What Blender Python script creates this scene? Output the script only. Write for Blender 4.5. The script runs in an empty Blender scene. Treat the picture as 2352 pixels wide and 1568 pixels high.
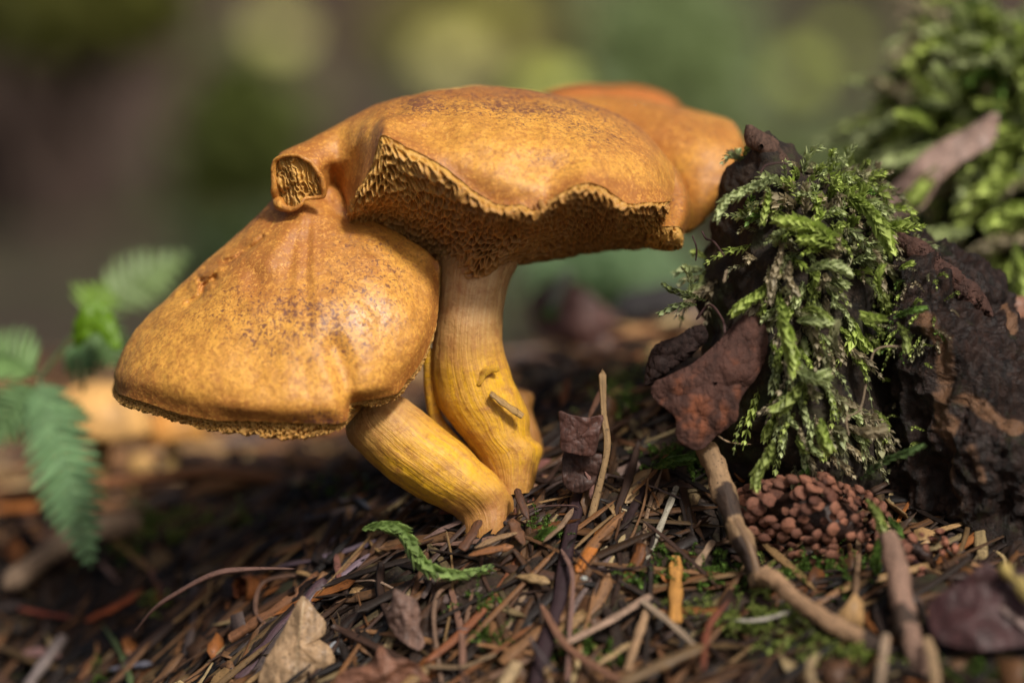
import bpy, math, random
import numpy as np
from mathutils import Vector
RNG = random.Random(7)
NR = np.random.RandomState(11)
sc = bpy.context.scene
sc.unit_settings.system = 'METRIC'
sc.unit_settings.scale_length = 0.01            # one unit is one centimetre
COL = sc.collection

# ------------------------------------------------------------------ camera, light, exposure
DIST, PITCH, WIDE = 40.0, math.radians(5.0), 14.4
cam_d = bpy.data.cameras.new('camera')
cam = bpy.data.objects.new('camera', cam_d); COL.objects.link(cam)
cam_d.lens = 100.0; cam_d.sensor_width = 36.0
cam_d.clip_start = 0.5; cam_d.clip_end = 6000.0
CAMP = np.array([0.0, -DIST*math.cos(PITCH), DIST*math.sin(PITCH)])
cam.location = CAMP
cam.rotation_euler = (math.pi/2-PITCH, 0, 0)
cam_d.dof.use_dof = True
cam_d.dof.focus_distance = DIST-0.25
cam_d.dof.aperture_fstop = 0.1/1.55             # opening 1.55 cm wide
sc.camera = cam
SUN_DIR = Vector((0.42, -0.74, 0.88)).normalized()
world = bpy.data.worlds.new('World'); sc.world = world; world.use_nodes = True
wn = world.node_tree; wn.nodes.clear()
sky = wn.nodes.new('ShaderNodeTexSky'); sky.sky_type = 'NISHITA'; sky.sun_disc = False; sky.dust_density = 6.0; sky.ozone_density = 0.0; sky.air_density = .8
sky.sun_elevation = math.asin(SUN_DIR.z)
sky.sun_rotation = math.atan2(SUN_DIR.x, SUN_DIR.y)
bg = wn.nodes.new('ShaderNodeBackground'); bg.inputs[1].default_value = 0.075
wo = wn.nodes.new('ShaderNodeOutputWorld')
wn.links.new(sky.outputs[0], bg.inputs[0]); wn.links.new(bg.outputs[0], wo.inputs[0])
sun_d = bpy.data.lights.new('sun', 'SUN'); sun_d.energy = 3.3; sun_d.angle = math.radians(9.0)
sun_d.color = (1.0, 0.95, 0.88)
sun = bpy.data.objects.new('sun', sun_d); COL.objects.link(sun)
sun.rotation_euler = (-SUN_DIR).to_track_quat('-Z', 'Y').to_euler()
sun.location = (60, -80, 120)
sc.view_settings.view_transform = 'Standard'; sc.view_settings.look = 'None'
sc.view_settings.exposure = 0.05; sc.view_settings.gamma = 1.0
sc.render.engine = 'CYCLES'
sc.cycles.use_denoising = True
sc.cycles.max_bounces = 6; sc.cycles.diffuse_bounces = 3
sc.cycles.sample_clamp_indirect = 4.0

# ------------------------------------------------------------------ helpers
FW = np.array([0, math.cos(PITCH), -math.sin(PITCH)]); RT = np.array([1.0, 0, 0]); UP = np.array([0, math.sin(PITCH), math.cos(PITCH)])
K = WIDE/2352.0
def W(a):
    """(..., 3) of picture-plane x, y (photo 2352 wide) and depth behind the mushroom plane -> world cm"""
    a = np.asarray(a, float)
    s = (DIST+a[..., 2])/DIST
    x = (a[..., 0]-1176.0)*K*s; y = -(a[..., 1]-784.0)*K*s
    return CAMP + x[..., None]*RT + y[..., None]*UP + (DIST+a[..., 2])[..., None]*FW

def cr(P, n, closed=False):
    """Catmull-Rom through P (m,...) -> n samples"""
    P = np.asarray(P, float); m = len(P)
    if closed:
        t = np.linspace(0, m, n, endpoint=False); i = np.floor(t).astype(int); f = t-i
        p0, p1, p2, p3 = P[(i-1) % m], P[i % m], P[(i+1) % m], P[(i+2) % m]
    else:
        t = np.linspace(0, m-1, n); i = np.minimum(np.floor(t).astype(int), m-2); f = t-i
        E = np.concatenate([[2*P[0]-P[1]], P, [2*P[-1]-P[-2]]])
        p0, p1, p2, p3 = E[i], E[i+1], E[i+2], E[i+3]
    f = f.reshape((-1,)+(1,)*(P.ndim-1))
    return 0.5*(2*p1+(p2-p0)*f+(2*p0-5*p1+4*p2-p3)*f*f+(3*p1-p0-3*p2+p3)*f**3)

def loft(st, ns, nt, closed_s=False):
    """stations (list of equally long lists of points) -> (ns, nt, 3) smooth grid"""
    A = np.array([cr(s, nt) for s in st])
    return cr(A, ns, closed_s)

_perm = NR.permutation(512); _perm = np.concatenate([_perm, _perm, _perm])
_grad = NR.normal(size=(512, 3)); _grad /= np.linalg.norm(_grad, axis=1)[:, None]
def noise(p):
    p = np.asarray(p, float); i = np.floor(p).astype(int); f = p-i
    u = f*f*f*(f*(f*6-15)+10)
    out = 0
    for dx in (0, 1):
        for dy in (0, 1):
            for dz in (0, 1):
                h = _perm[(_perm[(_perm[(i[..., 0]+dx) & 511]+i[..., 1]+dy) & 511]+i[..., 2]+dz) & 511]
                g = _grad[h % 512]
                v = g[..., 0]*(f[..., 0]-dx)+g[..., 1]*(f[..., 1]-dy)+g[..., 2]*(f[..., 2]-dz)
                w = (u[..., 0] if dx else 1-u[..., 0])*(u[..., 1] if dy else 1-u[..., 1])*(u[..., 2] if dz else 1-u[..., 2])
                out = out+v*w
    return out
def fbm(p, o=4):
    p = np.asarray(p, float); s = 0; a = 1.0
    for k in range(o): s = s+a*noise(p*2**k+17.3*k); a *= .5
    return s
def smooth(a, b, x):
    t = np.clip((x-a)/(b-a), 0, 1); return t*t*(3-2*t)

def link(o, parent=None):
    COL.objects.link(o)
    if parent is not None: o.parent = parent
    return o
def tag(o, label=None, cat=None, group=None, kind=None):
    if label: o['label'] = label
    if cat: o['category'] = cat
    if group: o['group'] = group
    if kind: o['kind'] = kind
    return o
def empty(name, loc):
    o = bpy.data.objects.new(name, None); o.location = tuple(loc); o.empty_display_size = .3
    return link(o)
def build(name, V, F, mat, parent=None, origin=None, col=None, uv=None, sm=True):
    """one mesh object from world-space vertices; origin = where its own origin sits"""
    V = np.asarray(V, float).reshape(-1, 3)
    if parent is not None: org = np.array(parent.location)
    elif origin is not None: org = np.asarray(origin, float)
    else: org = np.array([V[:, 0].mean(), V[:, 1].mean(), V[:, 2].min()])
    me = bpy.data.meshes.new(name)
    F = np.asarray(F)
    me.vertices.add(len(V)); me.vertices.foreach_set('co', (V-org).astype(np.float32).ravel())
    k = F.shape[1]; n = len(F)
    me.loops.add(n*k); me.loops.foreach_set('vertex_index', F.astype(np.int32).ravel())
    me.polygons.add(n); me.polygons.foreach_set('loop_start', np.arange(0, n*k, k, dtype=np.int32))
    me.polygons.foreach_set('loop_total', np.full(n, k, dtype=np.int32))
    me.polygons.foreach_set('use_smooth', np.full(n, sm, dtype=bool))
    if uv is not None:
        l = me.uv_layers.new(name='UVMap')
        l.data.foreach_set('uv', np.asarray(uv, float).reshape(-1, 2)[F.ravel()].astype(np.float32).ravel())
    if col is not None:
        c = np.asarray(col, float).reshape(-1, 3)
        if len(c) == 1: c = np.repeat(c, len(V), 0)
        a = me.color_attributes.new('tint', 'FLOAT_COLOR', 'POINT')
        a.data.foreach_set('color', np.concatenate([c, np.ones((len(c), 1))], 1).astype(np.float32).ravel())
    me.update(); me.validate()
    me.materials.append(mat)
    o = bpy.data.objects.new(name, me)
    if parent is None: o.location = tuple(org)
    return link(o, parent)

def gfaces(ns, nt, closed_s=False, closed_t=False):
    i = np.arange(ns if closed_s else ns-1); j = np.arange(nt if closed_t else nt-1)
    I, J = np.meshgrid(i, j, indexing='ij'); I2 = (I+1) % ns; J2 = (J+1) % nt
    return np.stack([I*nt+J, I2*nt+J, I2*nt+J2, I*nt+J2], -1).reshape(-1, 4)
def gnorm(G, closed_s=False, closed_t=False):
    def d(G, ax, c):
        if c: return np.roll(G, -1, ax)-np.roll(G, 1, ax)
        return np.gradient(G, axis=ax)
    n = np.cross(d(G, 0, closed_s), d(G, 1, closed_t))
    return n/(np.linalg.norm(n, axis=-1)[..., None]+1e-12)
def guv(ns, nt):
    a, b = np.meshgrid(np.linspace(0, 1, ns), np.linspace(0, 1, nt), indexing='ij'); return np.stack([a, b], -1)

def cells(a, b, seed=3, jit=.8):
    """jittered-lattice Voronoi: F2-F1 at (a, b)"""
    r = np.random.RandomState(seed).rand(256, 256, 2)
    ia, ib = np.floor(a).astype(int), np.floor(b).astype(int)
    D = []; OF = []
    for dx in (-2, -1, 0, 1, 2):
        for dy in (-2, -1, 0, 1, 2):
            q = r[(ia+dx) % 256, (ib+dy) % 256]
            px = ia+dx+.5+(q[..., 0]-.5)*jit; py = ib+dy+.5+(q[..., 1]-.5)*jit
            D.append(np.hypot(a-px, b-py)); OF.append(b-py)
    D = np.array(D); k = D.argmin(0); off = np.take_along_axis(np.array(OF), k[None], 0)[0]; D = np.sort(D, 0)
    return D[1]-D[0], off

# ------------------------------------------------------------------ materials
def new_mat(name, rough=.7, spec=.35):
    m = bpy.data.materials.new(name); m.use_nodes = True
    nt = m.node_tree; b = nt.nodes['Principled BSDF']
    b.inputs['Roughness'].default_value = rough; b.inputs['Specular IOR Level'].default_value = spec
    return m, nt, b
class N:
    def __init__(s, nt): s.nt = nt
    def n(s, t, **kw):
        o = s.nt.nodes.new(t)
        for k, v in kw.items(): setattr(o, k, v)
        return o
    def l(s, a, b): s.nt.links.new(a, b)
    def coord(s, which='Object', scale=(1, 1, 1)):
        t = s.n('ShaderNodeTexCoord'); m = s.n('ShaderNodeMapping'); m.inputs['Scale'].default_value = scale
        s.l(t.outputs[which], m.inputs[0]); return m.outputs[0]
    def noise(s, v, sc, det=4, rough=.55, dist=0):
        o = s.n('ShaderNodeTexNoise'); s.l(v, o.inputs['Vector']); o.inputs['Scale'].default_value = sc
        o.inputs['Detail'].default_value = det; o.inputs['Roughness'].default_value = rough; o.inputs['Distortion'].default_value = dist
        return o.outputs['Fac']
    def voro(s, v, sc, feat='DISTANCE_TO_EDGE'):
        o = s.n('ShaderNodeTexVoronoi', feature=feat); s.l(v, o.inputs['Vector']); o.inputs['Scale'].default_value = sc
        return o.outputs['Distance']
    def ramp(s, f, pts):
        o = s.n('ShaderNodeValToRGB'); s.l(f, o.inputs[0]); e = o.color_ramp.elements
        while len(e) < len(pts): e.new(.5)
        for k, (p, c) in enumerate(pts):
            e[k].position = p; e[k].color = (c, c, c, 1) if not isinstance(c, tuple) else c+(1,)
        return o.outputs[0]
    def mix(s, f, a, b, mode='MIX'):
        o = s.n('ShaderNodeMix', data_type='RGBA', blend_type=mode)
        for x, i in ((f, 0), (a, 6), (b, 7)):
            if hasattr(x, 'links') or hasattr(x, 'is_linked'): s.l(x, o.inputs[i])
            else: o.inputs[i].default_value = x if i == 0 else (tuple(x)+(1,) if isinstance(x, tuple) else (x, x, x, 1))
        return o.outputs[2]
    def math(s, op, a, b=0.0):
        o = s.n('ShaderNodeMath', operation=op)
        for x, i in ((a, 0), (b, 1)):
            if hasattr(x, 'is_linked'): s.l(x, o.inputs[i])
            else: o.inputs[i].default_value = x
        o.use_clamp = False
        return o.outputs[0]
    def bump(s, h, strength, dist, prev=None):
        o = s.n('ShaderNodeBump'); s.l(h, o.inputs['Height']); o.inputs['Strength'].default_value = strength
        o.inputs['Distance'].default_value = dist
        if prev: s.l(prev, o.inputs['Normal'])
        return o.outputs[0]
    def attr(s, name='tint'):
        o = s.n('ShaderNodeAttribute'); o.attribute_name = name; return o
    def sep(s, c):
        o = s.n('ShaderNodeSeparateColor'); s.l(c, o.inputs[0]); return o.outputs

def skin_material(name, ochre, brown, dark, spec=.4):
    # tint: red = how brown (margin), green = how speckled, blue = wet
    m, nt, b = new_mat(name, .5, spec); h = N(nt)
    v = h.coord(); t = h.sep(h.attr().outputs['Color'])
    big = h.noise(v, 1.3, 4, .6)
    f = h.math('ADD', t[0], h.math('MULTIPLY', h.math('SUBTRACT', big, .5), 1.3))
    c = h.mix(h.ramp(f, [(.15, 0.0), (.8, 1.0)]), ochre, brown)
    fine = h.noise(v, 16, 5, .7)                                    # pale net over a browner ground
    net = h.noise(v, 15, 4, .6, 1.6)
    c = h.mix(h.ramp(net, [(.5, 0.0), (.6, .6)]), c, tuple(min(1, x*1.25+.015) for x in ochre))
    c = h.mix(h.ramp(fine, [(.38, .8), (.52, 0.0)]), c, brown)
    sp = h.noise(v, 18, 4, .65, .8)
    reg = h.math('MULTIPLY', t[1], h.ramp(h.noise(v, 2.0, 3), [(.35, .35), (.6, 1.0)]))
    spm = h.math('MULTIPLY', h.ramp(h.math('ADD', sp, h.math('MULTIPLY', reg, .15)), [(.59, 0.0), (.66, .85)]), h.math('MINIMUM', h.math('MULTIPLY', t[1], 2.5), 1.0))
    c = h.mix(h.ramp(h.noise(v, 4.5, 5, .7, .4), [(.46, .0), (.64, .5)]), c, tuple(.8*x for x in brown))
    c = h.mix(spm, c, dark)
    h.l(c, b.inputs['Base Color'])
    n1 = h.bump(h.noise(v, 22, 4, .65), .35, .02)
    n1 = h.bump(h.noise(v, 6, 4, .6), .35, .05, n1)
    h.l(n1, b.inputs['Normal'])
    r = h.math('SUBTRACT', .5, h.math('MULTIPLY', t[2], .25))
    h.l(r, b.inputs['Roughness'])
    b.inputs['Subsurface Weight'].default_value = .12; b.inputs['Subsurface Radius'].default_value = (.12, .05, .02); b.inputs['Subsurface Scale'].default_value = .5
    # wet sparkle on the damp places
    b.inputs['Coat Roughness'].default_value = .07
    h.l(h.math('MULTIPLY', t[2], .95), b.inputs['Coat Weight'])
    h.l(h.bump(h.noise(v, 40, 2, .6), 1.0, .03), b.inputs['Coat Normal'])
    return m
M = {}
M['skin'] = skin_material('cap_skin', (.68, .34, .058), (.39, .148, .031), (.14, .05, .035))
M['skin_back'] = skin_material('cap_skin_orange', (.66, .25, .05), (.47, .15, .03), (.2, .06, .03))
def pore_material():
    m, nt, b = new_mat('pore_tissue', .55, .4); h = N(nt); v = h.coord()
    t = h.sep(h.attr().outputs['Color'])     # red = brown tissue, with shade under the cap painted in, green = wall edge
    c = h.mix(h.math('ADD', t[0], h.math('MULTIPLY', h.math('SUBTRACT', h.noise(v, 3, 4), .5), .5)), (.56, .31, .06), (.20, .068, .016))
    c = h.mix(h.math('MULTIPLY', t[1], .4), c, (.72, .40, .12))
    c = h.mix(h.ramp(h.noise(v, 9, 4, .7), [(.55, 0.0), (.7, .5)]), c, (.26, .085, .03))
    h.l(c, b.inputs['Base Color']); h.l(h.bump(h.noise(v, 30, 4), .4, .012), b.inputs['Normal'])
    b.inputs['Subsurface Weight'].default_value = .15; b.inputs['Subsurface Radius'].default_value = (.12, .06, .02); b.inputs['Subsurface Scale'].default_value = .4
    return m
M['pore'] = pore_material()
def stem_material():
    m, nt, b = new_mat('stem_flesh', .52, .4); h = N(nt)
    u = h.coord('UV', (70, 3, 1)); u2 = h.coord('UV', (26, 1.2, 1)); v = h.coord()
    t = h.sep(h.attr().outputs['Color'])     # red = pale, green = brown, blue = pure yellow
    c = h.mix(t[2], (.54, .27, .04), (.78, .43, .015))
    c = h.mix(t[0], c, (.60, .40, .19))
    br = h.math('ADD', t[1], h.math('MULTIPLY', h.math('SUBTRACT', h.noise(u2, 1.0, 5, .65), .5), 1.1))
    c = h.mix(h.ramp(br, [(.35, 0.0), (1.05, .9)]), c, (.38, .18, .045))
    c = h.mix(h.ramp(h.noise(u, 1.0, 4, .6), [(.45, .5), (.62, 0.0)]), c, (.45, .21, .06))
    c = h.mix(h.ramp(h.noise(v, 3.5, 5, .7, .5), [(.5, 0.0), (.68, .65)]), c, (.34, .125, .04))
    c = h.mix(h.ramp(h.noise(v, 12, 5, .75), [(.34, .5), (.48, 0.0)]), c, (.30, .12, .04))
    h.l(c, b.inputs['Base Color'])
    n1 = h.bump(h.noise(u, 1.0, 4, .6), .7, .03); h.l(h.bump(h.noise(v, 14, 5), .5, .03, n1), b.inputs['Normal'])
    b.inputs['Subsurface Weight'].default_value = .15; b.inputs['Subsurface Radius'].default_value = (.15, .08, .03); b.inputs['Subsurface Scale'].default_value = .5
    b.inputs['Coat Weight'].default_value = .06; b.inputs['Coat Roughness'].default_value = .3
    return m
M['stem'] = stem_material()
def tint_material(name, rough=.65, spec=.35, grain=(30, 3), amount=.5, trans=0.0, bump=.5, spots=.0, bdist=.02, coat=0):
    m, nt, b = new_mat(name, rough, spec); h = N(nt)
    u = h.coord('UV', (grain[0], grain[1], 1)); v = h.coord()
    c = h.attr().outputs['Color']
    c = h.mix(amount, c, h.ramp(h.noise(u, 1.0, 5, .65), [(.3, .25), (.5, .85), (.7, 1.3)]), 'MULTIPLY')
    c = h.mix(.45, c, h.ramp(h.noise(v, 5, 4, .7), [(.3, .45), (.65, 1.25)]), 'MULTIPLY')
    if spots: c = h.mix(h.ramp(h.noise(v, 22, 2, .5), [(.62, 0.0), (.66, spots)]), c, (.02, .012, .01))
    h.l(c, b.inputs['Base Color'])
    n1 = h.bump(h.noise(u, 1.0, 5, .65), bump, bdist); h.l(h.bump(h.noise(v, 14, 4), bump*.6, bdist, n1), b.inputs['Normal'])
    if coat: b.inputs['Coat Weight'].default_value = coat; b.inputs['Coat Roughness'].default_value = .2
    if trans:
        tr = h.n('ShaderNodeBsdfTranslucent'); mx = h.n('ShaderNodeMixShader'); mx.inputs[0].default_value = trans
        h.l(c, tr.inputs[0]); h.l(b.outputs[0], mx.inputs[1]); h.l(tr.outputs[0], mx.inputs[2])
        out = [x for x in nt.nodes if x.type == 'OUTPUT_MATERIAL'][0]; h.l(mx.outputs[0], out.inputs[0])
    return m
M['litter'] = tint_material('dead_plant_fibre', .6, .3, (9, 1.6), .85, bump=.8, spots=.6, coat=.04)
M['green'] = tint_material('living_green_leaf', .45, .4, (3, 3), .35, trans=.35, bump=.3)
M['moss'] = tint_material('moss_leaf', .5, .35, (3, 3), .3, trans=.3, bump=.2)
M['bark'] = tint_material('rough_bark', .8, .3, (14, 4), .8, bump=1.0, spots=.3, bdist=.05)
M['wood'] = tint_material('weathered_twig', .7, .3, (10, 3), .7, bump=.8, spots=.8, bdist=.03)
M['cone'] = tint_material('cone_scale', .55, .4, (4, 4), .6, bump=.9, spots=.4, bdist=.03)
def _vary(m):                                   # each scale a little lighter or darker than the next
    nt = m.node_tree; h = N(nt); b = nt.nodes['Principled BSDF']; src = b.inputs['Base Color'].links[0].from_socket
    oi = h.n('ShaderNodeObjectInfo'); h.l(h.mix(1.0, src, h.ramp(oi.outputs['Random'], [(0, (.5, .42, .4)), (.6, (1, 1, 1)), (1, (1.35, 1.3, 1.2))]), 'MULTIPLY'), b.inputs['Base Color'])
_vary(M['cone'])
def soil_material(name, a, b_, c_, sc=1.0, bd=.12, green=None):
    m, nt, b = new_mat(name, .75, .35); h = N(nt); v = h.coord()
    c = h.mix(h.ramp(h.noise(v, 2.2*sc, 6, .7), [(.35, 0.0), (.65, 1.0)]), a, b_)
    c = h.mix(h.ramp(h.noise(v, 5*sc, 5, .7, .8), [(.56, 0.0), (.7, .8)]), c, c_)
    if green: c = h.mix(h.ramp(h.noise(v, 1.1*sc, 4, .6), [(.52, 0.0), (.64, .8)]), c, green)
    h.l(c, b.inputs['Base Color'])
    n1 = h.bump(h.noise(v, 4*sc, 6, .7), .9, bd); h.l(h.bump(h.noise(v, 22*sc, 4, .7), .8, bd*.3, n1), b.inputs['Normal'])
    return m
M['soil'] = soil_material('damp_forest_soil', (.012, .008, .006), (.045, .024, .014), (.09, .05, .03))
M['far_ground'] = M['soil']
M['stump'] = soil_material('rotten_wood', (.010, .006, .004), (.045, .020, .012), (.13, .06, .03), .8, .16)
def stump_material():
    m, nt, b = new_mat('rotten_wood_grain', .42, .5); h = N(nt); v = h.coord(); g_ = h.coord('Object', (3.2, 3.2, .8))
    t = h.sep(h.attr().outputs['Color'])
    c = h.mix(h.ramp(h.noise(g_, 2.2, 7, .72), [(.36, 0.0), (.62, 1.0)]), (.008, .005, .004), (.05, .022, .013))
    c = h.mix(h.ramp(h.noise(v, 3, 6, .75, .6), [(.58, 0.0), (.70, .6)]), c, (.11, .05, .026))
    c = h.mix(h.ramp(h.noise(v, 1.6, 6, .8), [(.56, 0.0), (.66, .6)]), c, (.035, .05, .012))
    c = h.mix(h.ramp(h.noise(g_, 5, 5, .8), [(.35, .85), (.47, 0.0)]), c, (.006, .004, .003))
    c = h.mix(h.ramp(t[0], [(.45, 0.0), (.8, .85)]), c, h.mix(h.noise(g_, 3, 5), (.16, .07, .03), (.42, .23, .12)))
    h.l(c, b.inputs['Base Color'])
    n1 = h.bump(h.noise(g_, 2.5, 7, .75), 1.0, .22); h.l(h.bump(h.noise(v, 12, 5, .75), .9, .06, n1), b.inputs['Normal'])
    return m
M['stump_wood'] = stump_material()
M['clod'] = soil_material('root_soil', (.010, .008, .006), (.04, .024, .015), (.075, .05, .03), 1.4, .08, (.03, .04, .012))

# ------------------------------------------------------------------ the ground sheet
GP = [(100,1568,3.2),(100,1400,4.4),(100,1250,6),(300,1130,8),(500,1030,14),(100,960,20),(-400,1300,8),(-400,1000,22),(300,1568,2.0),(300,1440,3.2),
      (600,1568,-.9),(480,1500,1.2),(650,1430,0.3),(800,1300,.7),(700,1180,3.2),(600,1090,7),(850,1180,2.2),(850,1080,7),
      (1000,1568,-2),(1000,1400,-1),(1100,1212,.1),(1190,1165,.2),(1250,1120,1),(1350,1010,2),(1300,900,5),(1300,840,10),
      (1500,1568,-2.5),(1500,1300,-1.0),(1500,1100,0.5),(1500,960,2),(1650,900,2.6),
      (2000,1568,-3.5),(2000,1400,-2.2),(1900,1260,-.6),(1750,1150,.2),(1700,900,2),
      (2352,1568,-3.7),(2352,1380,-2.2),(2300,1250,-0.6),(2700,1500,-3),(2700,1200,0),(2000,900,3),(2300,800,4),(2350,620,8),
      (600,1900,-5),(1200,1900,-6),(2200,1900,-7),(0,1900,-2)]
gpw = W(np.array(GP, float))
def tps_fit(P, z, lam=.15):
    n = len(P); d = np.linalg.norm(P[:, None]-P[None], axis=-1)
    Kk = np.where(d > 0, d*d*np.log(d+1e-9), 0)+lam*np.eye(n)
    A = np.zeros((n+3, n+3)); A[:n, :n] = Kk; A[:n, n] = 1; A[:n, n+1:] = P; A[n, :n] = 1; A[n+1:, :n] = P.T
    return np.linalg.solve(A, np.concatenate([z, [0, 0, 0]]))
_pw = tps_fit(gpw[:, :2], gpw[:, 2])
def gz(x, y):
    """ground height"""
    x = np.asarray(x, float); y = np.asarray(y, float); sh = np.broadcast(x, y).shape
    x = np.broadcast_to(x, sh).ravel(); y = np.broadcast_to(y, sh).ravel()
    xc = np.clip(x, -11, 11); yc = np.clip(y, -9, 16)
    d = np.hypot(xc[:, None]-gpw[None, :, 0], yc[:, None]-gpw[None, :, 1])
    z = (np.where(d > 0, d*d*np.log(d+1e-9), 0)@_pw[:-3])+_pw[-3]+_pw[-2]*xc+_pw[-1]*yc
    far = smooth(10, 26, y)*1.0; side = smooth(9, 24, np.abs(x)); fr = smooth(7, 16, -y)
    w = 1-np.maximum(np.maximum(far, side), fr)
    base = -3.9+.9*np.sin(x*.05+1)*smooth(20, 60, np.abs(y))+smooth(110, 420, y)*46+smooth(400, 1400, y)*150
    return (z*w+base*(1-w)).reshape(sh)
def axis(lo, hi, fine_lo, fine_hi, step, grow=1.16):
    a = list(np.arange(fine_lo, fine_hi, step)); s = step
    x = fine_hi; 
    while x < hi: a.append(x); s *= grow; x += s
    a.append(hi); s = step; x = fine_lo; pre = []
    while x > lo:
        s *= grow; x -= s; pre.append(max(x, lo))
    return np.array(pre[::-1]+a)
gx = axis(-1500, 1500, -10, 10, .075); gy = axis(-300, 2600, -6, 10, .075)
GX, GY = np.meshgrid(gx, gy, indexing='ij')
GZ = gz(GX, GY)
near = (1-smooth(10, 30, np.abs(GX)))*(1-smooth(14, 40, GY))
GZ = GZ+near*(.30*fbm(np.stack([GX*1.1, GY*1.1, GX*0], -1), 4)+.05*fbm(np.stack([GX*5, GY*5, GX*0+3], -1), 3)) + (1-near)*.8*fbm(np.stack([GX*.1, GY*.1, GX*0+5], -1), 3)
ground_mat = soil_material('forest_floor', (.014, .009, .006), (.05, .027, .016), (.10, .06, .035), 1.0, .12, (.022, .03, .008))
def _leafy(m):                      # beyond the mound the soil lies under old brown leaves and low herbs
    nt = m.node_tree; h = N(nt); b = nt.nodes['Principled BSDF']; src = b.inputs['Base Color'].links[0].from_socket
    v = h.coord(); sx = h.n('ShaderNodeSeparateXYZ'); h.l(v, sx.inputs[0])
    far = h.ramp(h.math('MULTIPLY', sx.outputs[1], .01), [(.10, 0.0), (.40, 1.0)])
    c = h.mix(h.ramp(h.noise(v, .035, 4, .6), [(.42, 0.0), (.58, 1.0)]), (.060, .040, .026), (.055, .062, .022))
    c = h.mix(.6, c, h.ramp(h.noise(v, .5, 6, .7), [(.3, .3), (.7, 1.7)]), 'MULTIPLY')
    h.l(h.mix(far, src, c), b.inputs['Base Color'])
_leafy(ground_mat)
tag(build('forest_floor', np.stack([GX, GY, GZ], -1), gfaces(len(gx), len(gy)), ground_mat, origin=(0, 0, 0)), kind='structure')

def hit(u, v):
    """depth at which the sight line through a photo point meets the ground"""
    d = np.linspace(-9, 40, 500)
    P = W(np.stack([np.full_like(d, u), np.full_like(d, v), d], -1))
    below = P[:, 2] < gz(P[:, 0], P[:, 1])
    k = int(np.argmax(below)) if below.any() else 499
    return d[k]
def G(u, v, lift=.05): return (u, v, hit(u, v)-lift)

# ------------------------------------------------------------------ the mushroom cluster
def attr_gauss(g, L):
    """sum of soft spots (u, v, ru, rv, amount) over the picture coordinates of a grid"""
    s = np.zeros(g.shape[:-1])
    for (u, v, ru, rv, a) in L: s = s+a*np.exp(-((g[..., 0]-u)/ru)**2-((g[..., 1]-v)/rv)**2)
    return s
def line_gauss(g, pts, w, a):
    pts = cr(np.array(pts, float), 24); d = np.min(np.hypot(g[..., 0, None]-pts[:, 0], g[..., 1, None]-pts[:, 1]), -1)
    return a*np.exp(-(d/w)**2)

# --- front low cap: rays from the neck to the margin, all the way round
A_rays = [
 [(780,425,1.0),(860,500,.6),(930,545,.45),(970,570,.4),(1000,600,.35)],
 [(775,420,.95),(860,540,.1),(935,590,.05),(985,615,.1),(1009,635,.2)],
 [(768,418,.85),(850,580,-.2),(930,640,-.25),(985,680,-.15),(1006,705,.05)],
 [(760,416,.8),(835,610,-.4),(910,700,-.55),(970,745,-.4),(997,765,-.1)],
 [(750,414,.75),(810,630,-.5),(880,745,-.75),(940,800,-.65),(970,828,-.3)],
 [(742,412,.72),(790,650,-.6),(850,780,-.95),(905,840,-.85),(938,872,-.5)],
 [(735,412,.7),(765,660,-.65),(820,800,-1.05),(875,870,-1.0),(912,903,-.65)],
 [(728,412,.7),(745,670,-.7),(795,815,-1.1),(845,885,-1.1),(865,915,-.8)],
 [(720,412,.7),(725,680,-.75),(765,830,-1.15),(800,900,-1.2),(808,926,-.95)],
 [(713,412,.7),(705,690,-.75),(735,840,-1.2),(772,925,-1.3),(794,966,-1.1)],
 [(706,412,.7),(680,690,-.75),(695,850,-1.2),(722,930,-1.35),(740,972,-1.2)],
 [(700,412,.7),(655,690,-.7),(645,850,-1.2),(655,930,-1.35),(660,970,-1.2)],
 [(692,412,.72),(625,680,-.65),(590,840,-1.1),(575,925,-1.3),(575,966,-1.15)],
 [(684,412,.75),(598,665,-.55),(535,820,-1.0),(500,910,-1.15),(495,965,-1.0)],
 [(676,414,.8),(572,650,-.4),(480,800,-.85),(430,890,-1.0),(415,950,-.85)],
 [(666,416,.85),(550,632,-.25),(430,780,-.6),(370,870,-.75),(345,928,-.6)],
 [(656,420,.9),(535,610,0.0),(385,765,-.3),(315,860,-.4),(296,912,-.3)],
 [(646,428,.95),(528,575,.35),(345,758,.1),(281,850,.05),(272,903,.1)],
 [(631,464,.95),(527,553,.8),(326,742,.6),(268,848,.5),(266,885,.6)],
 [(640,462,1.2),(540,560,1.3),(350,745,1.3),(285,840,1.3),(280,878,1.3)],
 [(665,455,1.5),(600,560,2.0),(470,720,2.3),(400,800,2.4),(400,850,2.4)],
 [(700,450,1.6),(700,560,2.4),(640,680,2.8),(600,760,3.0),(600,820,2.9)],
 [(740,445,1.5),(780,540,2.2),(800,620,2.5),(800,680,2.6),(800,740,2.5)],
 [(770,448,1.2),(840,510,1.4),(900,570,1.5),(930,610,1.5),(940,660,1.4)],
]
mush_a = empty('mushroom', W(np.array([1120., 1225., .2])))
tag(mush_a, 'front ochre mushroom with a low drooping cap and a leaning yellow stem', 'mushroom')
g = loft(A_rays, 420, 230, True)
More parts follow.
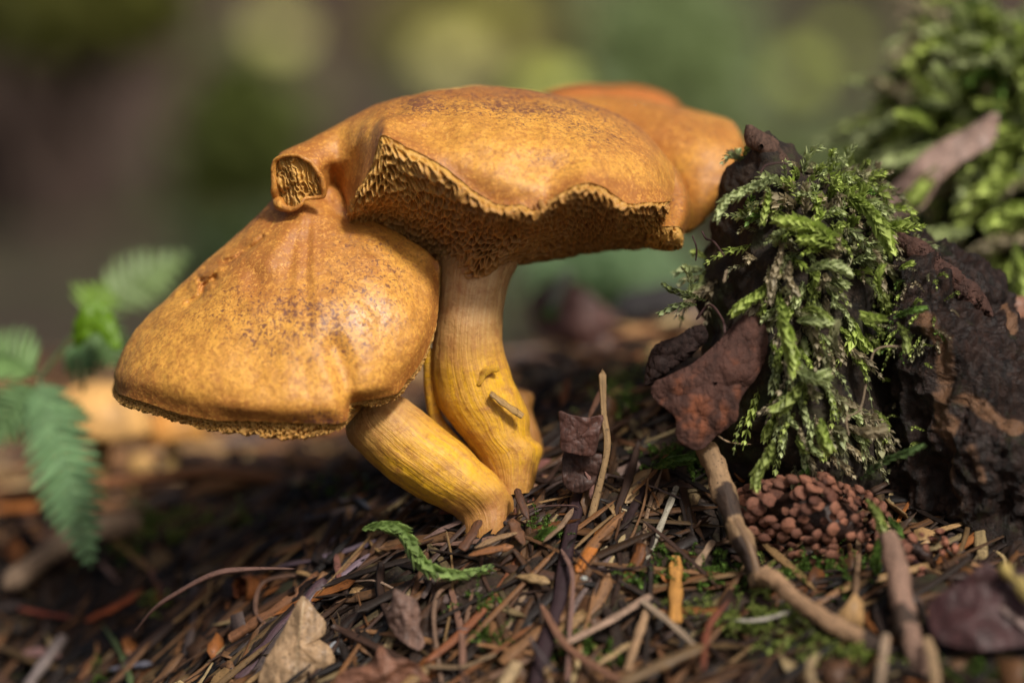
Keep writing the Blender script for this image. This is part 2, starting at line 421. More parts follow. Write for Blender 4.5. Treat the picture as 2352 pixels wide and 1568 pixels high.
# pits and folds in the upper left shoulder, a dimple, a soft ridge
g[..., 2] += attr_gauss(g, [(430,680,44,30,.09),(560,570,36,14,.06),(590,645,28,40,.08)])
g[..., 2] += line_gauss(g, [(432,697),(458,680),(470,655),(492,638)], 6, .10)+line_gauss(g, [(470,612),(520,600),(575,572),(605,548)], 6, .10)+line_gauss(g, [(452,632),(465,650),(462,668)], 5, .09)+.06*noise(np.stack([g[..., 0]/14, g[..., 1]/9, g[..., 0]*0], -1))*attr_gauss(g, [(460,650,45,35,1.0),(550,590,50,22,.8)])
g[..., 2] -= line_gauss(g, [(400,668),(440,640),(500,612)], 12, .12)+line_gauss(g, [(690,500),(640,560),(600,600)], 30, .1)
g[..., 2] += line_gauss(g, [(800,925),(790,860),(770,800)], 26, .10)
g[..., 2] += line_gauss(g, [(745,455),(765,480),(790,500)], 16, .10)
ns, nt = g.shape[:2]; UVg = guv(ns, nt)
P = W(g); Nn = gnorm(P, True)
P = P+Nn*(.035*fbm(P*1.2, 3)+.010*fbm(P*5, 3))[..., None]
edge = smooth(.93, 1.0, UVg[..., 1])
P = P+(.012*fbm(P*9+4, 2)*edge)[..., None]*np.array([0, 0, 1.5])
tintA = np.stack([.22+.75*smooth(.66, 1.0, UVg[..., 1])+.55*smooth(.45, 0.1, UVg[..., 1])+attr_gauss(g, [(590,640,30,40,.4),(462,655,12,26,.6),(540,600,60,10,.4),(640,930,220,40,.15),(330,850,60,80,.15)])-attr_gauss(g, [(450,800,150,90,.45),(870,720,60,60,.3),(820,760,110,120,.3),(620,800,160,80,.2)]),  # brown margin and neck; paler right of centre, a sheen painted into the colour
                  np.clip(attr_gauss(g, [(700,745,190,80,.85),(860,600,130,90,.5),(540,705,80,50,.3),(740,965,60,22,1.6)]), 0, 1.6),
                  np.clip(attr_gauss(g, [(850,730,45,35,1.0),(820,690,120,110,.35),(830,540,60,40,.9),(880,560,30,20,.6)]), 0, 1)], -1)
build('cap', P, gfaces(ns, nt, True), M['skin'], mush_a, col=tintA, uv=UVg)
# --- its pore layer: margin line, lower edge, then back under to the stem
A_rim = [r[-1] for r in A_rays]
low = {0:(1003,615,.5),1:(1008,645,.4),2:(1004,712,.25),3:(995,772,.1),4:(970,838,-.1),5:(940,882,-.3),6:(908,917,-.45),7:(858,935,-.6),8:(812,930,-.8),9:(790,980,-.95),
       10:(735,1000,-1.0),11:(660,1009,-1.0),12:(580,997,-.95),13:(500,990,-.8),14:(420,969,-.6),15:(345,945,-.4),16:(300,932,-.1),17:(280,915,.3),18:(274,897,.8),19:(290,885,1.3)}
st = []
for k, r in enumerate(A_rim):
    l = low.get(k, (r[0], r[1]+14, r[2]-.1)); u0, v0, d0 = l
    cx, cy, cd = 880, 880, .7
    st.append([(r[0], r[1]-2, r[2]+.06), tuple(.5*(a+b) for a, b in zip((r[0], r[1], r[2]), l)), l,
               (u0+(cx-u0)*.35, v0+(cy-v0)*.25-8, d0+(cd-d0)*.35+.12), (u0+(cx-u0)*.9, v0+(cy-v0)*.9, d0+(cd-d0)*.95)])
g = loft(st, 1500, 60, True)
ns, nt = g.shape[:2]; UVg = guv(ns, nt); P = W(g); Nn = gnorm(P, True)
e, f1 = cells(UVg[..., 0]*250+.6*fbm(P*4, 2), UVg[..., 1]*7+.4*fbm(P*3, 2), 5, 1)
hole = smooth(.06, .5, e); fl = np.random.RandomState(4).rand(400)
P = P-(Nn*(hole*.085*smooth(0, .12, UVg[..., 1]))[..., None])*np.sign((Nn*np.array([0, -1, -.3])).sum(-1).mean())
tooth = (noise(np.stack([UVg[..., 0]*260, UVg[..., 0]*0, UVg[..., 0]*0], -1))*.07+noise(np.stack([UVg[..., 0]*90, UVg[..., 0]*0+7, UVg[..., 0]*0], -1))*.06)*np.exp(-((UVg[..., 1]-.5)/.18)**2)
P[..., 2] += tooth
build('pore_layer', P, gfaces(ns, nt, True), M['pore'], mush_a, col=np.stack([.25+.4*smooth(.3, .7, UVg[..., 1])+0*hole, 1-hole, hole*0], -1), uv=UVg)

def tube_lr(name, st, ns, nt, mat, parent, tint, rough=.02, stri=.012, seed=0):
    """stations (left u, v, right u, v, depth, depth radius) -> ribbed stalk"""
    S = cr(np.array(st, float), ns); th = np.linspace(0, 2*np.pi, nt, endpoint=False)
    c, s = np.cos(th), np.sin(th)
    mu, mv = (S[:, 0]+S[:, 2])/2, (S[:, 1]+S[:, 3])/2; hu, hv = (S[:, 2]-S[:, 0])/2, (S[:, 3]-S[:, 1])/2
    g = np.stack([mu[:, None]+hu[:, None]*c, mv[:, None]+hv[:, None]*c, S[:, 4][:, None]-S[:, 5][:, None]*s], -1)
    P = W(g); Nn = gnorm(P, False, True)
    cen = P.mean(1, keepdims=True); sg = np.sign(((P-cen)*Nn).sum(-1).mean())
    t = np.linspace(0, 1, ns)[:, None]+0*th
    rib = .35*noise(np.stack([c[None]*4+0*t, s[None]*4+0*t, t*2.5+seed], -1))+.5*noise(np.stack([c[None]*16+0*t, s[None]*16+0*t, t*6+seed], -1))
    P = P+sg*Nn*(stri*rib*2+rough*fbm(P*2.2, 3))[..., None]
    UVg = np.stack([np.broadcast_to(th/(2*np.pi), t.shape), t], -1)
    return build(name, P, gfaces(ns, nt, False, True), mat, parent, col=tint(t, th, g), uv=UVg)
stA = [(815,860,915,850,.6,.4),(800,940,908,893,.4,.45),(796,1000,935,918,.25,.46),(832,1044,975,948,.15,.47),(868,1078,1007,977,.1,.47),(905,1106,1058,1015,.05,.47),(960,1139,1113,1066,.05,.45),
       (1010,1164,1158,1108,.05,.42),(1050,1190,1179,1150,.1,.38),(1062,1222,1182,1198,.1,.46),(1040,1290,1205,1280,.2,.58)]
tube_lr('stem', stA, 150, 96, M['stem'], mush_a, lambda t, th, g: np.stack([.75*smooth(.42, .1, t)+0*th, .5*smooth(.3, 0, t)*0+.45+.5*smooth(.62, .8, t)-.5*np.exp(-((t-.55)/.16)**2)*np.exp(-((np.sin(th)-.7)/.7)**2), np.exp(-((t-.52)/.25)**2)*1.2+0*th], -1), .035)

# --- the big upper cap
mush_b = empty('mushroom', W(np.array([1190., 1110., .5])))
tag(mush_b, 'large upper mushroom with a broad humped cap turned up to show its pores', 'mushroom')
B = [
 [(631,372,.6),(630,400,.4),(630,435,.5),(636,466,.9)],
 [(640,349,.5),(650,385,.15),(658,430,.35),(664,474,.9)],
 [(668,336,.5),(685,380,.05),(695,432,.32),(702,480,.95)],
 [(708,323,.6),(728,380,.1),(740,440,.42),(748,488,1.0)],
 [(777,285,.8),(775,360,.35),(770,430,.65),(788,500,1.05)],
 [(828,255,.9),(815,320,.15),(800,400,.35),(798,490,.25)],
 [(865,239,1.0),(848,290,0),(832,350,-.15),(818,445,-.3)],
 [(915,226,1.1),(885,262,.1),(860,300,-.3),(850,388,-.55)],
 [(965,216,1.1),(920,255,.1),(882,278,-.4),(866,338,-.7)],
 [(1000,209,1.1),(955,250,0),(908,282,-.5),(880,311,-.8)],
 [(1050,200,1.2),(1012,258,-.1),(968,305,-.6),(932,336,-.9)],
 [(1090,197,1.2),(1068,270,-.3),(1036,335,-.8),(1018,381,-1.0)],
 [(1140,201,1.2),(1130,290,-.4),(1108,375,-1.0),(1092,440,-1.1)],
 [(1180,206,1.2),(1178,300,-.45),(1165,400,-1.1),(1150,470,-1.15)],
 [(1220,210,1.2),(1222,310,-.45),(1212,410,-1.1),(1198,470,-1.2)],
 [(1255,215,1.2),(1262,310,-.45),(1255,415,-1.05),(1237,482,-1.2)],
 [(1290,222,1.2),(1302,315,-.4),(1298,390,-.95),(1283,445,-1.25)],
 [(1325,231,1.2),(1342,315,-.35),(1345,370,-.85),(1338,421,-1.3)],
 [(1365,242,1.2),(1388,325,-.25),(1395,385,-.8),(1385,429,-1.15)],
 [(1405,257,1.2),(1432,340,-.15),(1442,405,-.65),(1440,466,-.95)],
 [(1454,281,1.2),(1480,350,.05),(1488,412,-.4),(1490,464,-.65)],
 [(1500,322,1.1),(1520,372,.35),(1524,418,0),(1526,464,-.35)],
 [(1538,372,1.0),(1547,400,.8),(1549,430,.5),(1544,459,.1)],
]
Bfull = []
for k, s in enumerate(B):
    u, v, d = s[0]
    Bfull.append([(u*.9+105, v+150, d+2.6), (u*.97+32, v+45, d+1.5)]+[tuple(q) for q in s])
g = loft(Bfull, 520, 260)
front = smooth(.30, .42, guv(*g.shape[:2])[..., 1])
g[..., 2] += front*(line_gauss(g, [(765,400),(770,440),(788,480)], 18, .22)+attr_gauss(g, [(700,470,40,18,.15),(1000,300,60,30,.10)]))
g[..., 2] -= front*attr_gauss(g, [(1180,300,160,60,.15),(1400,360,60,60,.1)])
ns, nt = g.shape[:2]; UVg = guv(ns, nt); P = W(g); Nn = gnorm(P)
P = P+Nn*(.05*fbm(P*1.0, 3)*smooth(1, .85, UVg[..., 1])+.008*fbm(P*5, 3))[..., None]
wob = smooth(.97, 1, UVg[..., 1])*.025*noise(np.stack([P[..., 0]*6, P[..., 0]*0, P[..., 0]*0], -1)); P[..., 2] += wob
tintB = np.stack([.34+.7*smooth(.80, 1.0, UVg[..., 1])+.35*smooth(.55, .38, UVg[..., 1])+attr_gauss(g, [(700,380,90,80,.5),(860,260,120,40,.25),(1480,300,70,90,.35),(1100,205,260,22,.45),(1450,440,90,30,.2)])-attr_gauss(g, [(1180,360,150,80,.35),(1260,280,120,50,.2),(1420,380,40,40,.15)]),
                  np.clip(attr_gauss(g, [(1100,230,240,34,.8),(1250,250,140,44,.75),(1400,300,80,60,.6),(1260,370,60,40,.35),(950,240,80,20,.7)]), 0, 1.3),
                  .12+0*UVg[..., 0]], -1)
build('cap', P, gfaces(ns, nt), M['skin'], mush_b, col=tintB, uv=UVg)
# --- pore surface hanging below the margin
L = {5:(803,512,.4),6:(812,516,.5),7:(836,516,.6),8:(862,520,.7),9:(894,528,.8),10:(925,552,.9),11:(960,575,.95),12:(1000,600,.9),13:(1022,655,.6),14:(1062,652,.25),15:(1110,630,.2),16:(1150,608,.6),17:(1215,597,.9),
     18:(1285,587,1.2),19:(1350,577,1.3),20:(1420,567,1.2),21:(1480,566,1.0),22:(1530,545,.8)}
mid = {5:(800,498,.1),6:(812,480,-.2),7:(855,450,-.42),8:(885,440,-.5),9:(925,440,-.55),10:(965,460,-.45),11:(1010,490,-.35),12:(1062,525,-.25),13:(1110,545,-.3),14:(1150,545,-.4),15:(1190,540,-.4),16:(1240,530,-.45),17:(1290,515,-.4),
       18:(1350,515,-.3),19:(1400,520,-.2),20:(1450,520,0),21:(1490,515,.1),22:(1525,505,.25)}
st = []
for k in range(5, 23):
    r = B[k][-1]; m_ = mid[k]; l = L[k]
    q = (r[0]*.72+m_[0]*.28, r[1]*.70+m_[1]*.30, r[2]-.06)
    st.append([(r[0], r[1]-1, r[2]+.025), q, m_, tuple(.45*a+.55*b for a, b in zip(m_, l)), l, (l[0]*.9+112, l[1]-12, l[2]+.8), (l[0]*.8+224, l[1]-60, l[2]+1.6)])
g = loft(st, 760, 340)
ns, nt = g.shape[:2]; UVg = guv(ns, nt); P = W(g)
ds = np.concatenate([[0], np.cumsum(np.linalg.norm(np.diff(P, axis=0), axis=-1)[:, int(nt*.35)])]); 
dt = np.concatenate([np.zeros((ns, 1)), np.cumsum(np.linalg.norm(np.diff(P, axis=1), axis=-1), 1)], 1)
Nn = gnorm(P); Nn = Nn*np.sign(-(Nn[..., 1]*1+Nn[..., 2]*.6).mean())*1.0
warp = .06*fbm(np.stack([P[..., 0]*3, P[..., 2]*3, P[..., 1]], -1), 3)
e, f1 = cells((ds[:, None]+warp)*12-dt*2.6+.5*fbm(P*2.5+8, 2), (dt+warp)*6.0+.4*fbm(P*3, 2), 9, .9)
hole = smooth(.10, .55, e)*(.35+.65*smooth(.45, -.35, f1))
dep = (hole*(.20+.07*noise(P*4))-.05*smooth(-.1, .5, f1))*(.16*smooth(0, .03, UVg[..., 1])+.84*smooth(.04, .22, UVg[..., 1]))
saw = ((dt*7.0) % 1.0)*0
edgec = (1-hole)*(.25+.75*smooth(.02, .15, UVg[..., 1]))
P = P-Nn*dep[..., None]+Nn*(.03*fbm(P*3.5+3, 3)*smooth(0, .08, UVg[..., 1]))[..., None]
lip = smooth(.22, .02, UVg[..., 1])
shade_brown = np.clip(.85-.6*lip-attr_gauss(g, [(890,430,120,90,.8),(900,350,60,60,.3),(1500,530,70,40,.5)]), 0, 1)  # brown deepens as painted shade; lip, flap and lobe kept golden as if lit
build('pore_layer', P, gfaces(ns, nt), M['pore'], mush_b, col=np.stack([shade_brown, edgec, hole*0], -1), uv=UVg)
def skin_tint(r, s, w):
    return lambda g: np.stack([np.full(g.shape[:-1], r), np.full(g.shape[:-1], s), np.full(g.shape[:-1], w)], -1)
# rolled nub at the far left end: a ring of skin round a small field of pores
ring = [(636,456,.30),(629,430,.12),(628,395,.10),(634,368,.02),(662,358,-.10),(694,362,-.14),(722,382,-.12),(738,412,-.08),(744,448,.02),(720,456,.05),(700,458,.02),(690,472,0),(672,482,.05),(648,476,.15)]
rr = cr(np.array(ring, float), 120, True); c0 = rr.mean(0)
ta = np.linspace(0, 1, 50); cen = np.array([686, 418, -.09])
g = cen+(rr[:, None]-cen)*ta[None, :, None]; 
UVg = guv(120, 50); g[..., 2] += .06*(1-ta[None]**2)*ta[None]; P = W(g)
e, f1 = cells(P[..., 0]*17+P[..., 2]*5+1.6*fbm(P*4, 3), P[..., 2]*4.2+4+1.2*fbm(P*4+9, 3), 21, 1.0); hole = smooth(.08, .4, e)
P = P+np.array([0, 1, .1])*(hole*.06*smooth(1, .93, ta)[None]).reshape(120, 50, 1)-np.array([0, 1, 0])*(.03*fbm(P*5, 2))[..., None]
build('pore_patch', P, gfaces(120, 50, True), M['pore'], mush_b, col=np.stack([.12+0*hole, 1-hole, 0*hole], -1), uv=UVg)
def tube(path, w, nseg, nr=8, flat=1.0, wfun=None, closed=False, twist=0, upv=(0, 0, 1)):
    """world path (n,3) and half width w (cm) -> grid (nseg, nr, 3)"""
    C = cr(np.array(path, float), nseg, closed); T = np.gradient(C, axis=0)
    if closed: T = np.roll(C, -1, 0)-np.roll(C, 1, 0)
    T /= np.linalg.norm(T, axis=1)[:, None]+1e-9
    S = np.cross(T, np.array(upv, float)); S /= np.linalg.norm(S, axis=1)[:, None]+1e-9; U = np.cross(S, T)
    th = np.linspace(0, 2*np.pi, nr, endpoint=False)+.0; t = np.linspace(0, 1, nseg)
    ww = np.asarray(wfun(t) if wfun else np.ones(nseg))*w; tw = twist*t
    c = np.cos(th)[None]*ww[:, None]; s = np.sin(th)[None]*ww[:, None]*flat
    c2 = c*np.cos(tw)[:, None]-s*np.sin(tw)[:, None]; s2 = c*np.sin(tw)[:, None]+s*np.cos(tw)[:, None]
    return C[:, None]+S[:, None]*c2[..., None]+U[:, None]*s2[..., None]
Pn = tube(W(np.array(ring, float)+np.array([0, -1, -.02])), .075, 160, 12, 1, lambda t: .42+.10*np.sin(t*15)+.75*np.exp(-((t-.97)/.05)**2)+.5*np.exp(-((t-.01)/.05)**2), True, upv=(0, 1, .01))
Pn = Pn+(.02*fbm(Pn*4, 3))[..., None]
build('rolled_margin', Pn, gfaces(160, 12, True, True), M['skin'], mush_b, col=skin_tint(.6, .1, .1)(Pn), uv=guv(160, 12))
# outer lobe tucked behind the right end
st = [[(1478,330,1.5),(1490,420,1.2),(1490,480,.9),(1488,521,.35)],[(1515,345,1.2),(1530,420,.9),(1528,480,.6),(1512,519,.2)],[(1540,372,1.1),(1562,430,.85),(1560,480,.55),(1538,520,.15)],
      [(1556,392,1.25),(1578,445,1.0),(1578,490,.7),(1562,522,.3)],[(1562,400,1.7),(1584,455,1.5),(1583,505,1.3),(1570,540,.9)]]
g = loft(st, 90, 90); P = W(g); Nn = gnorm(P); P = P+Nn*(.02*fbm(P*3, 3))[..., None]
build('margin_lobe', P, gfaces(90, 90), M['skin'], mush_b, col=skin_tint(.75, .35, .1)(g), uv=guv(90, 90))
st = [[(1485,520,.3),(1485,545,.5),(1480,568,.9),(1480,560,1.5)],[(1512,519,.2),(1510,550,.35),(1505,574,.8),(1500,565,1.6)],[(1538,520,.15),(1540,550,.25),(1538,577,.7),(1530,565,1.6)],[(1560,523,.28),(1566,550,.35),(1562,573,.7),(1545,560,1.5)],[(1570,540,.9),(1570,552,1.0),(1566,566,1.2),(1550,560,1.7)]]
g = loft(st, 150, 120); P = W(g); Nn = gnorm(P); Nn *= np.sign(-(Nn[..., 1]+Nn[..., 2]*.6).mean())
e, f1 = cells(P[..., 0]*15+1.2*fbm(P*4, 3), (P[..., 2]-P[..., 1]*.5)*5+fbm(P*4+5, 3), 31, 1.0); hole = smooth(.12, .46, e)
P = P-Nn*(hole*.07)[..., None]
build('pore_patch', P, gfaces(150, 120), M['pore'], mush_b, col=np.stack([0.05+0*hole, 1-hole, 0*hole], -1), uv=guv(150, 120))
stB = [(1010,560,1200,560,.9,.55),(1005,620,1190,603,.7,.55),(1006,655,1171,640,.6,.52),(1003,700,1160,682,.55,.5),(996,760,1153,740,.5,.48),(990,825,1157,796,.5,.48),(996,887,1172,850,.5,.48),
       (1012,942,1194,905,.5,.48),(1040,978,1213,952,.5,.46),(1072,1015,1216,1000,.5,.44),(1098,1055,1246,1028,.5,.42),(1120,1095,1236,1075,.45,.38),(1130,1140,1225,1130,.4,.35)]
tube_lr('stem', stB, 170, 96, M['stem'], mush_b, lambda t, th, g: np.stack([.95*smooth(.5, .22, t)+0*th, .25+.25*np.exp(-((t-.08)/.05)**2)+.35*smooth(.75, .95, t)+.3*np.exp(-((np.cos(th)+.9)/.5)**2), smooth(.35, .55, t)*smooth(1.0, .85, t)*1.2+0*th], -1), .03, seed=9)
# thin yellow fold down its left side and the torn yellow scar
Pn = tube(W(np.array([(984,800,.5),(986,860,.55),(992,920,.6),(1004,965,.62),(1040,1008,.55),(1080,1040,.5)])), .10, 60, 12, .8, lambda t: .5+.7*np.sin(np.pi*t)**.7)
build('stem_fold', Pn, gfaces(60, 12, False, True), M['stem'], mush_b, col=np.tile([0., .0, 1.], (720, 1)), uv=guv(60, 12))

def plate(name, pts, mat, parent=None, th=.03, colr=(.3, .2, .1), rings=22, npts=160, curl=0.0, rough=.03, rfreq=4, center=None, jag=0.0, colf=None, dome=0.0, **kw):
    """a thin irregular solid (leaf, bark flake): closed outline, own thickness, curl and relief"""
    O = cr(np.array(pts, float), npts, True)
    c0 = np.array(center, float) if center else O.mean(0)
    if jag:
        a = np.linspace(0, 60, npts, endpoint=False)
        j = 1+jag*(noise(np.stack([a, a*0, a*0+O[0, 0]], -1))+.6*noise(np.stack([a*3, a*0, a*0], -1)))
        O = c0+(O-c0)*j[:, None]
    t = np.linspace(0.02, 1, rings); g = c0+(O[:, None]-c0)*t[None, :, None]
    g[..., 2] += -dome*(1-t[None]**2)
    P = W(g); w0 = W(c0)
    P = P+(np.array([0, 1, 0])*(rough*fbm(P*rfreq+w0, 4))[..., None])
    if curl: P[..., 1] += curl*((P[..., 0]-w0[0])**2)
    Nn = gnorm(P, True); edge_t = th*(1-t**6)[None, :, None]*.5+th*.12
    F_, B_ = P+Nn*edge_t, P-Nn*edge_t
    V = np.concatenate([F_.reshape(-1, 3), B_.reshape(-1, 3)]); n = npts*rings
    Fc = gfaces(npts, rings, True)
    i = np.arange(npts); e1 = i*rings+rings-1; e2 = ((i+1) % npts)*rings+rings-1
    rim = np.stack([e1, e2, e2+n, e1+n], -1)
    F = np.concatenate([Fc, Fc[:, ::-1]+n, rim])
    O_ = (O-O.min(0))/(np.ptp(O, axis=0)+1e-6)
    uv = (g[..., :2]-O[:, :2].min(0))/(np.ptp(O[:, :2], axis=0)+1e-6); uv = np.concatenate([uv.reshape(-1, 2)]*2)
    cc = np.array(colr)[None, None]*np.ones((npts, rings, 1)) if colf is None else colf(g, uv[:n].reshape(npts, rings, 2), P)
    cc = np.concatenate([cc.reshape(-1, 3)]*2)
    return build(name, V, F, mat, parent, col=cc, uv=uv, **kw)
plate('scar', [(1106,848,.0),(1124,840,-.0),(1144,838,-.0),(1146,852,.0),(1128,858,.0),(1114,868,.0),(1104,885,.01),(1094,884,.03),(1102,866,.01)], M['stem'], mush_b, .02, (0, 0, 1.6), 8, 60, rough=.02, rfreq=8, center=(1118, 856, -.01))

# --- cap behind on the right and the rust hump furthest back
mush_c = empty('mushroom', W(np.array([1280., 1060., 1.6])))
tag(mush_c, 'orange brown mushroom cap squeezed between the big cap and the mossy clod', 'mushroom')
st = [[(1290,330,5.2),(1290,250,4.2),(1290,228,3.2),(1320,300,2.5),(1340,400,2.3),(1350,480,2.4)],
      [(1400,330,5.2),(1400,250,4.2),(1400,223,3.1),(1430,300,2.3),(1440,400,2.0),(1450,490,2.2)],
      [(1480,330,5.2),(1485,255,4.2),(1490,233,3.0),(1510,300,2.1),(1520,400,1.8),(1530,512,1.9)],
      [(1550,340,5.0),(1560,268,4.0),(1563,248,2.9),(1580,310,1.9),(1585,410,1.5),(1580,527,1.6)],
      [(1610,350,4.6),(1615,280,3.7),(1618,261,2.8),(1635,325,1.8),(1632,415,1.45),(1612,508,1.5)],
      [(1660,360,4.0),(1675,300,3.3),(1680,281,2.6),(1692,340,1.9),(1682,420,1.6),(1650,478,1.7)],
      [(1690,370,3.3),(1705,335,2.9),(1707,322,2.4),(1712,355,2.2),(1704,405,2.1),(1682,450,2.0)]]
g = loft(st, 200, 160); P = W(g); Nn = gnorm(P)
P = P+Nn*(.05*fbm(P*.9+5, 3)+.01*fbm(P*4, 2))[..., None]
UVg = guv(200, 160)
build('cap', P, gfaces(200, 160), M['skin'], mush_c, col=np.stack([.62+attr_gauss(g, [(1480,290,90,60,.5)])-attr_gauss(g, [(1580,400,50,60,.35)]), .1+attr_gauss(g, [(1600,300,80,40,.3)]), .1+0*P[..., 0]], -1), uv=UVg)
st = [[(1560,515,1.62),(1560,528,1.7),(1560,535,1.9),(1560,520,2.4)],[(1580,524,1.6),(1582,534,1.66),(1580,538,1.9),(1575,520,2.4)],[(1600,510,1.5),(1603,519,1.6),(1600,524,1.9),(1590,512,2.4)],[(1616,500,1.5),(1620,508,1.6),(1615,512,1.9),(1600,500,2.4)]]
g = loft(st, 60, 30); P = W(g)
build('pore_layer', P, gfaces(60, 30), M['pore'], mush_c, col=np.tile([0, .8, 0], (1800, 1)), uv=guv(60, 30))
tube_lr('stem', [(1100,560,1200,560,2.2,.4),(1080,760,1140,760,2.0,.38),(1110,880,1170,870,1.9,.36),(1160,925,1225,905,1.9,.36),(1165,960,1222,945,1.8,.3),(1178,1010,1240,1000,1.7,.28),(1190,1075,1250,1060,1.7,.26)], 90, 48, M['stem'], mush_c,
        lambda t, th, g: np.stack([0*t+0*th, 1.3+0*t+0*th, .0+0*t+0*th], -1))
mush_d = empty('mushroom', W(np.array([1400., 800., 5.5])))
tag(mush_d, 'blurred rust coloured mushroom cap peeping over the big cap from behind', 'mushroom')
st = []
for (u, v) in [(1235,222),(1262,206),(1295,197),(1340,194),(1390,196),(1440,193),(1485,199),(1525,212),(1550,228),(1568,248)]:
    c = 1-((u-1400)/190.0)**2
    st.append([(u, 330, 7.2), (u, v+25, 6.2+.4*c), (u, v+4, 5.6), (u+3, v+40, 5.1-.5*c), (u+5, 330, 4.9-.6*c)])
g = loft(st, 110, 80); P = W(g); P = P+gnorm(P)*(.03*fbm(P*1.5, 3))[..., None]
build('cap', P, gfaces(110, 80), M['skin_back'], mush_d, col=skin_tint(.95, .1, 0)(g), uv=guv(110, 80))
tube_lr('stem', [(1340,300,1440,300,5.6,.4),(1220,450,1300,470,5.6,.36),(1060,650,1130,660,5.6,.34),(1030,905,1090,905,5.6,.33),(1030,1050,1090,1050,5.6,.33)], 50, 32, M['stem'], mush_d, lambda t, th, g: np.stack([.3+0*t+0*th, .5+0*t+0*th, .4+0*t+0*th], -1))

# ------------------------------------------------------------------ litter pieces
def needle_geo(path, w, nseg=10, flat=.35, tip=.25, seed=0, blunt=False, groove=.25):
    """a flat bladed needle or splinter with a grooved face; returns world verts, quads, uv"""
    path = np.array(path, float)
    def wf(t):
        a = np.clip(t/tip, 0, 1)**.6; b = np.clip((1-t)/(tip*.6), 0, 1)**.6
        k = np.minimum(a, b) if not blunt else np.minimum(1, .75+.25*np.minimum(a, b))
        return k*(1+.12*np.sin(t*17+seed))+.04
    g = tube(path, w, nseg, 8, flat, wf, twist=.5*math.sin(seed*7.1), upv=(0.02, -.55, .8))
    c = g.mean(1, keepdims=True)
    g[:, 2] = g[:, 2]+(c[:, 0]-g[:, 2])*groove; g[:, 6] = g[:, 6]+(c[:, 0]-g[:, 6])*groove
    g = g+(.10*w*noise(g*3/w*.35+seed))[..., None]
    n = nseg*8
    V = np.concatenate([g.reshape(-1, 3), g[0].mean(0)[None], g[-1].mean(0)[None]])
    F = gfaces(nseg, 8, False, True).tolist()
    for j in range(8):
        F.append([n, (j+1) % 8, j, n]); F.append([n+1, (nseg-1)*8+j, (nseg-1)*8+(j+1) % 8, n+1])
    uv = guv(8, nseg).transpose(1, 0, 2).reshape(-1, 2)
    uv = np.concatenate([uv, [[.5, 0], [.5, 1]]])
    return V, np.array(F), uv
def quads_to_tris(F):
    F = np.asarray(F); a = F[:, [0, 1, 2]]; b = F[:, [0, 2, 3]]
    T = np.concatenate([a, b]); ok = (T[:, 0] != T[:, 1]) & (T[:, 1] != T[:, 2]) & (T[:, 0] != T[:, 2]); return T[ok]
def needle(name, label, cat, px, w, colr, lift=.06, group=None, depth=None, flat=.35, tip=.25, mat='litter', seed=None, blunt=False, nseg=None, sink=0):
    """px: photo points lying on the ground; w: width in photo px"""
    seed = RNG.random()*20 if seed is None else seed
    pts = []
    for p in px:
        if len(p) == 3: pts.append(p)
        elif depth is not None: pts.append((p[0], p[1], depth))
        else: pts.append(G(p[0], p[1], lift))
    if depth is None and len(pts) > 2:                      # even out the depth along the piece
        d = np.array([p[2] for p in pts]); k = np.arange(len(d)); f = np.polyfit(k, d, 1); d2 = np.polyval(f, k)
        pts = [(p[0], p[1], min(a, b+.25)) for p, a, b in zip(pts, .5*d+.5*d2, d)]
    d0 = np.mean([p[2] for p in pts])
    V, F, uv = needle_geo(W(np.array(pts, float)), w*K*.5*(DIST+d0)/DIST, nseg or (12+4*len(pts)), flat, tip, seed, blunt)
    o = build(name, V, quads_to_tris(F), M[mat], col=[tuple(.82*q for q in colr)], uv=uv, origin=V.mean(0))
    return tag(o, label, cat, group)
TAN = (.42, .27, .13); PALE = (.50, .40, .24); BRN = (.17, .075, .035); RUST = (.33, .10, .025); GREY = (.30, .23, .18); DARK = (.035, .018, .018); LAV = (.30, .22, .27); ORG = (.50, .17, .03); RED = (.22, .06, .03)
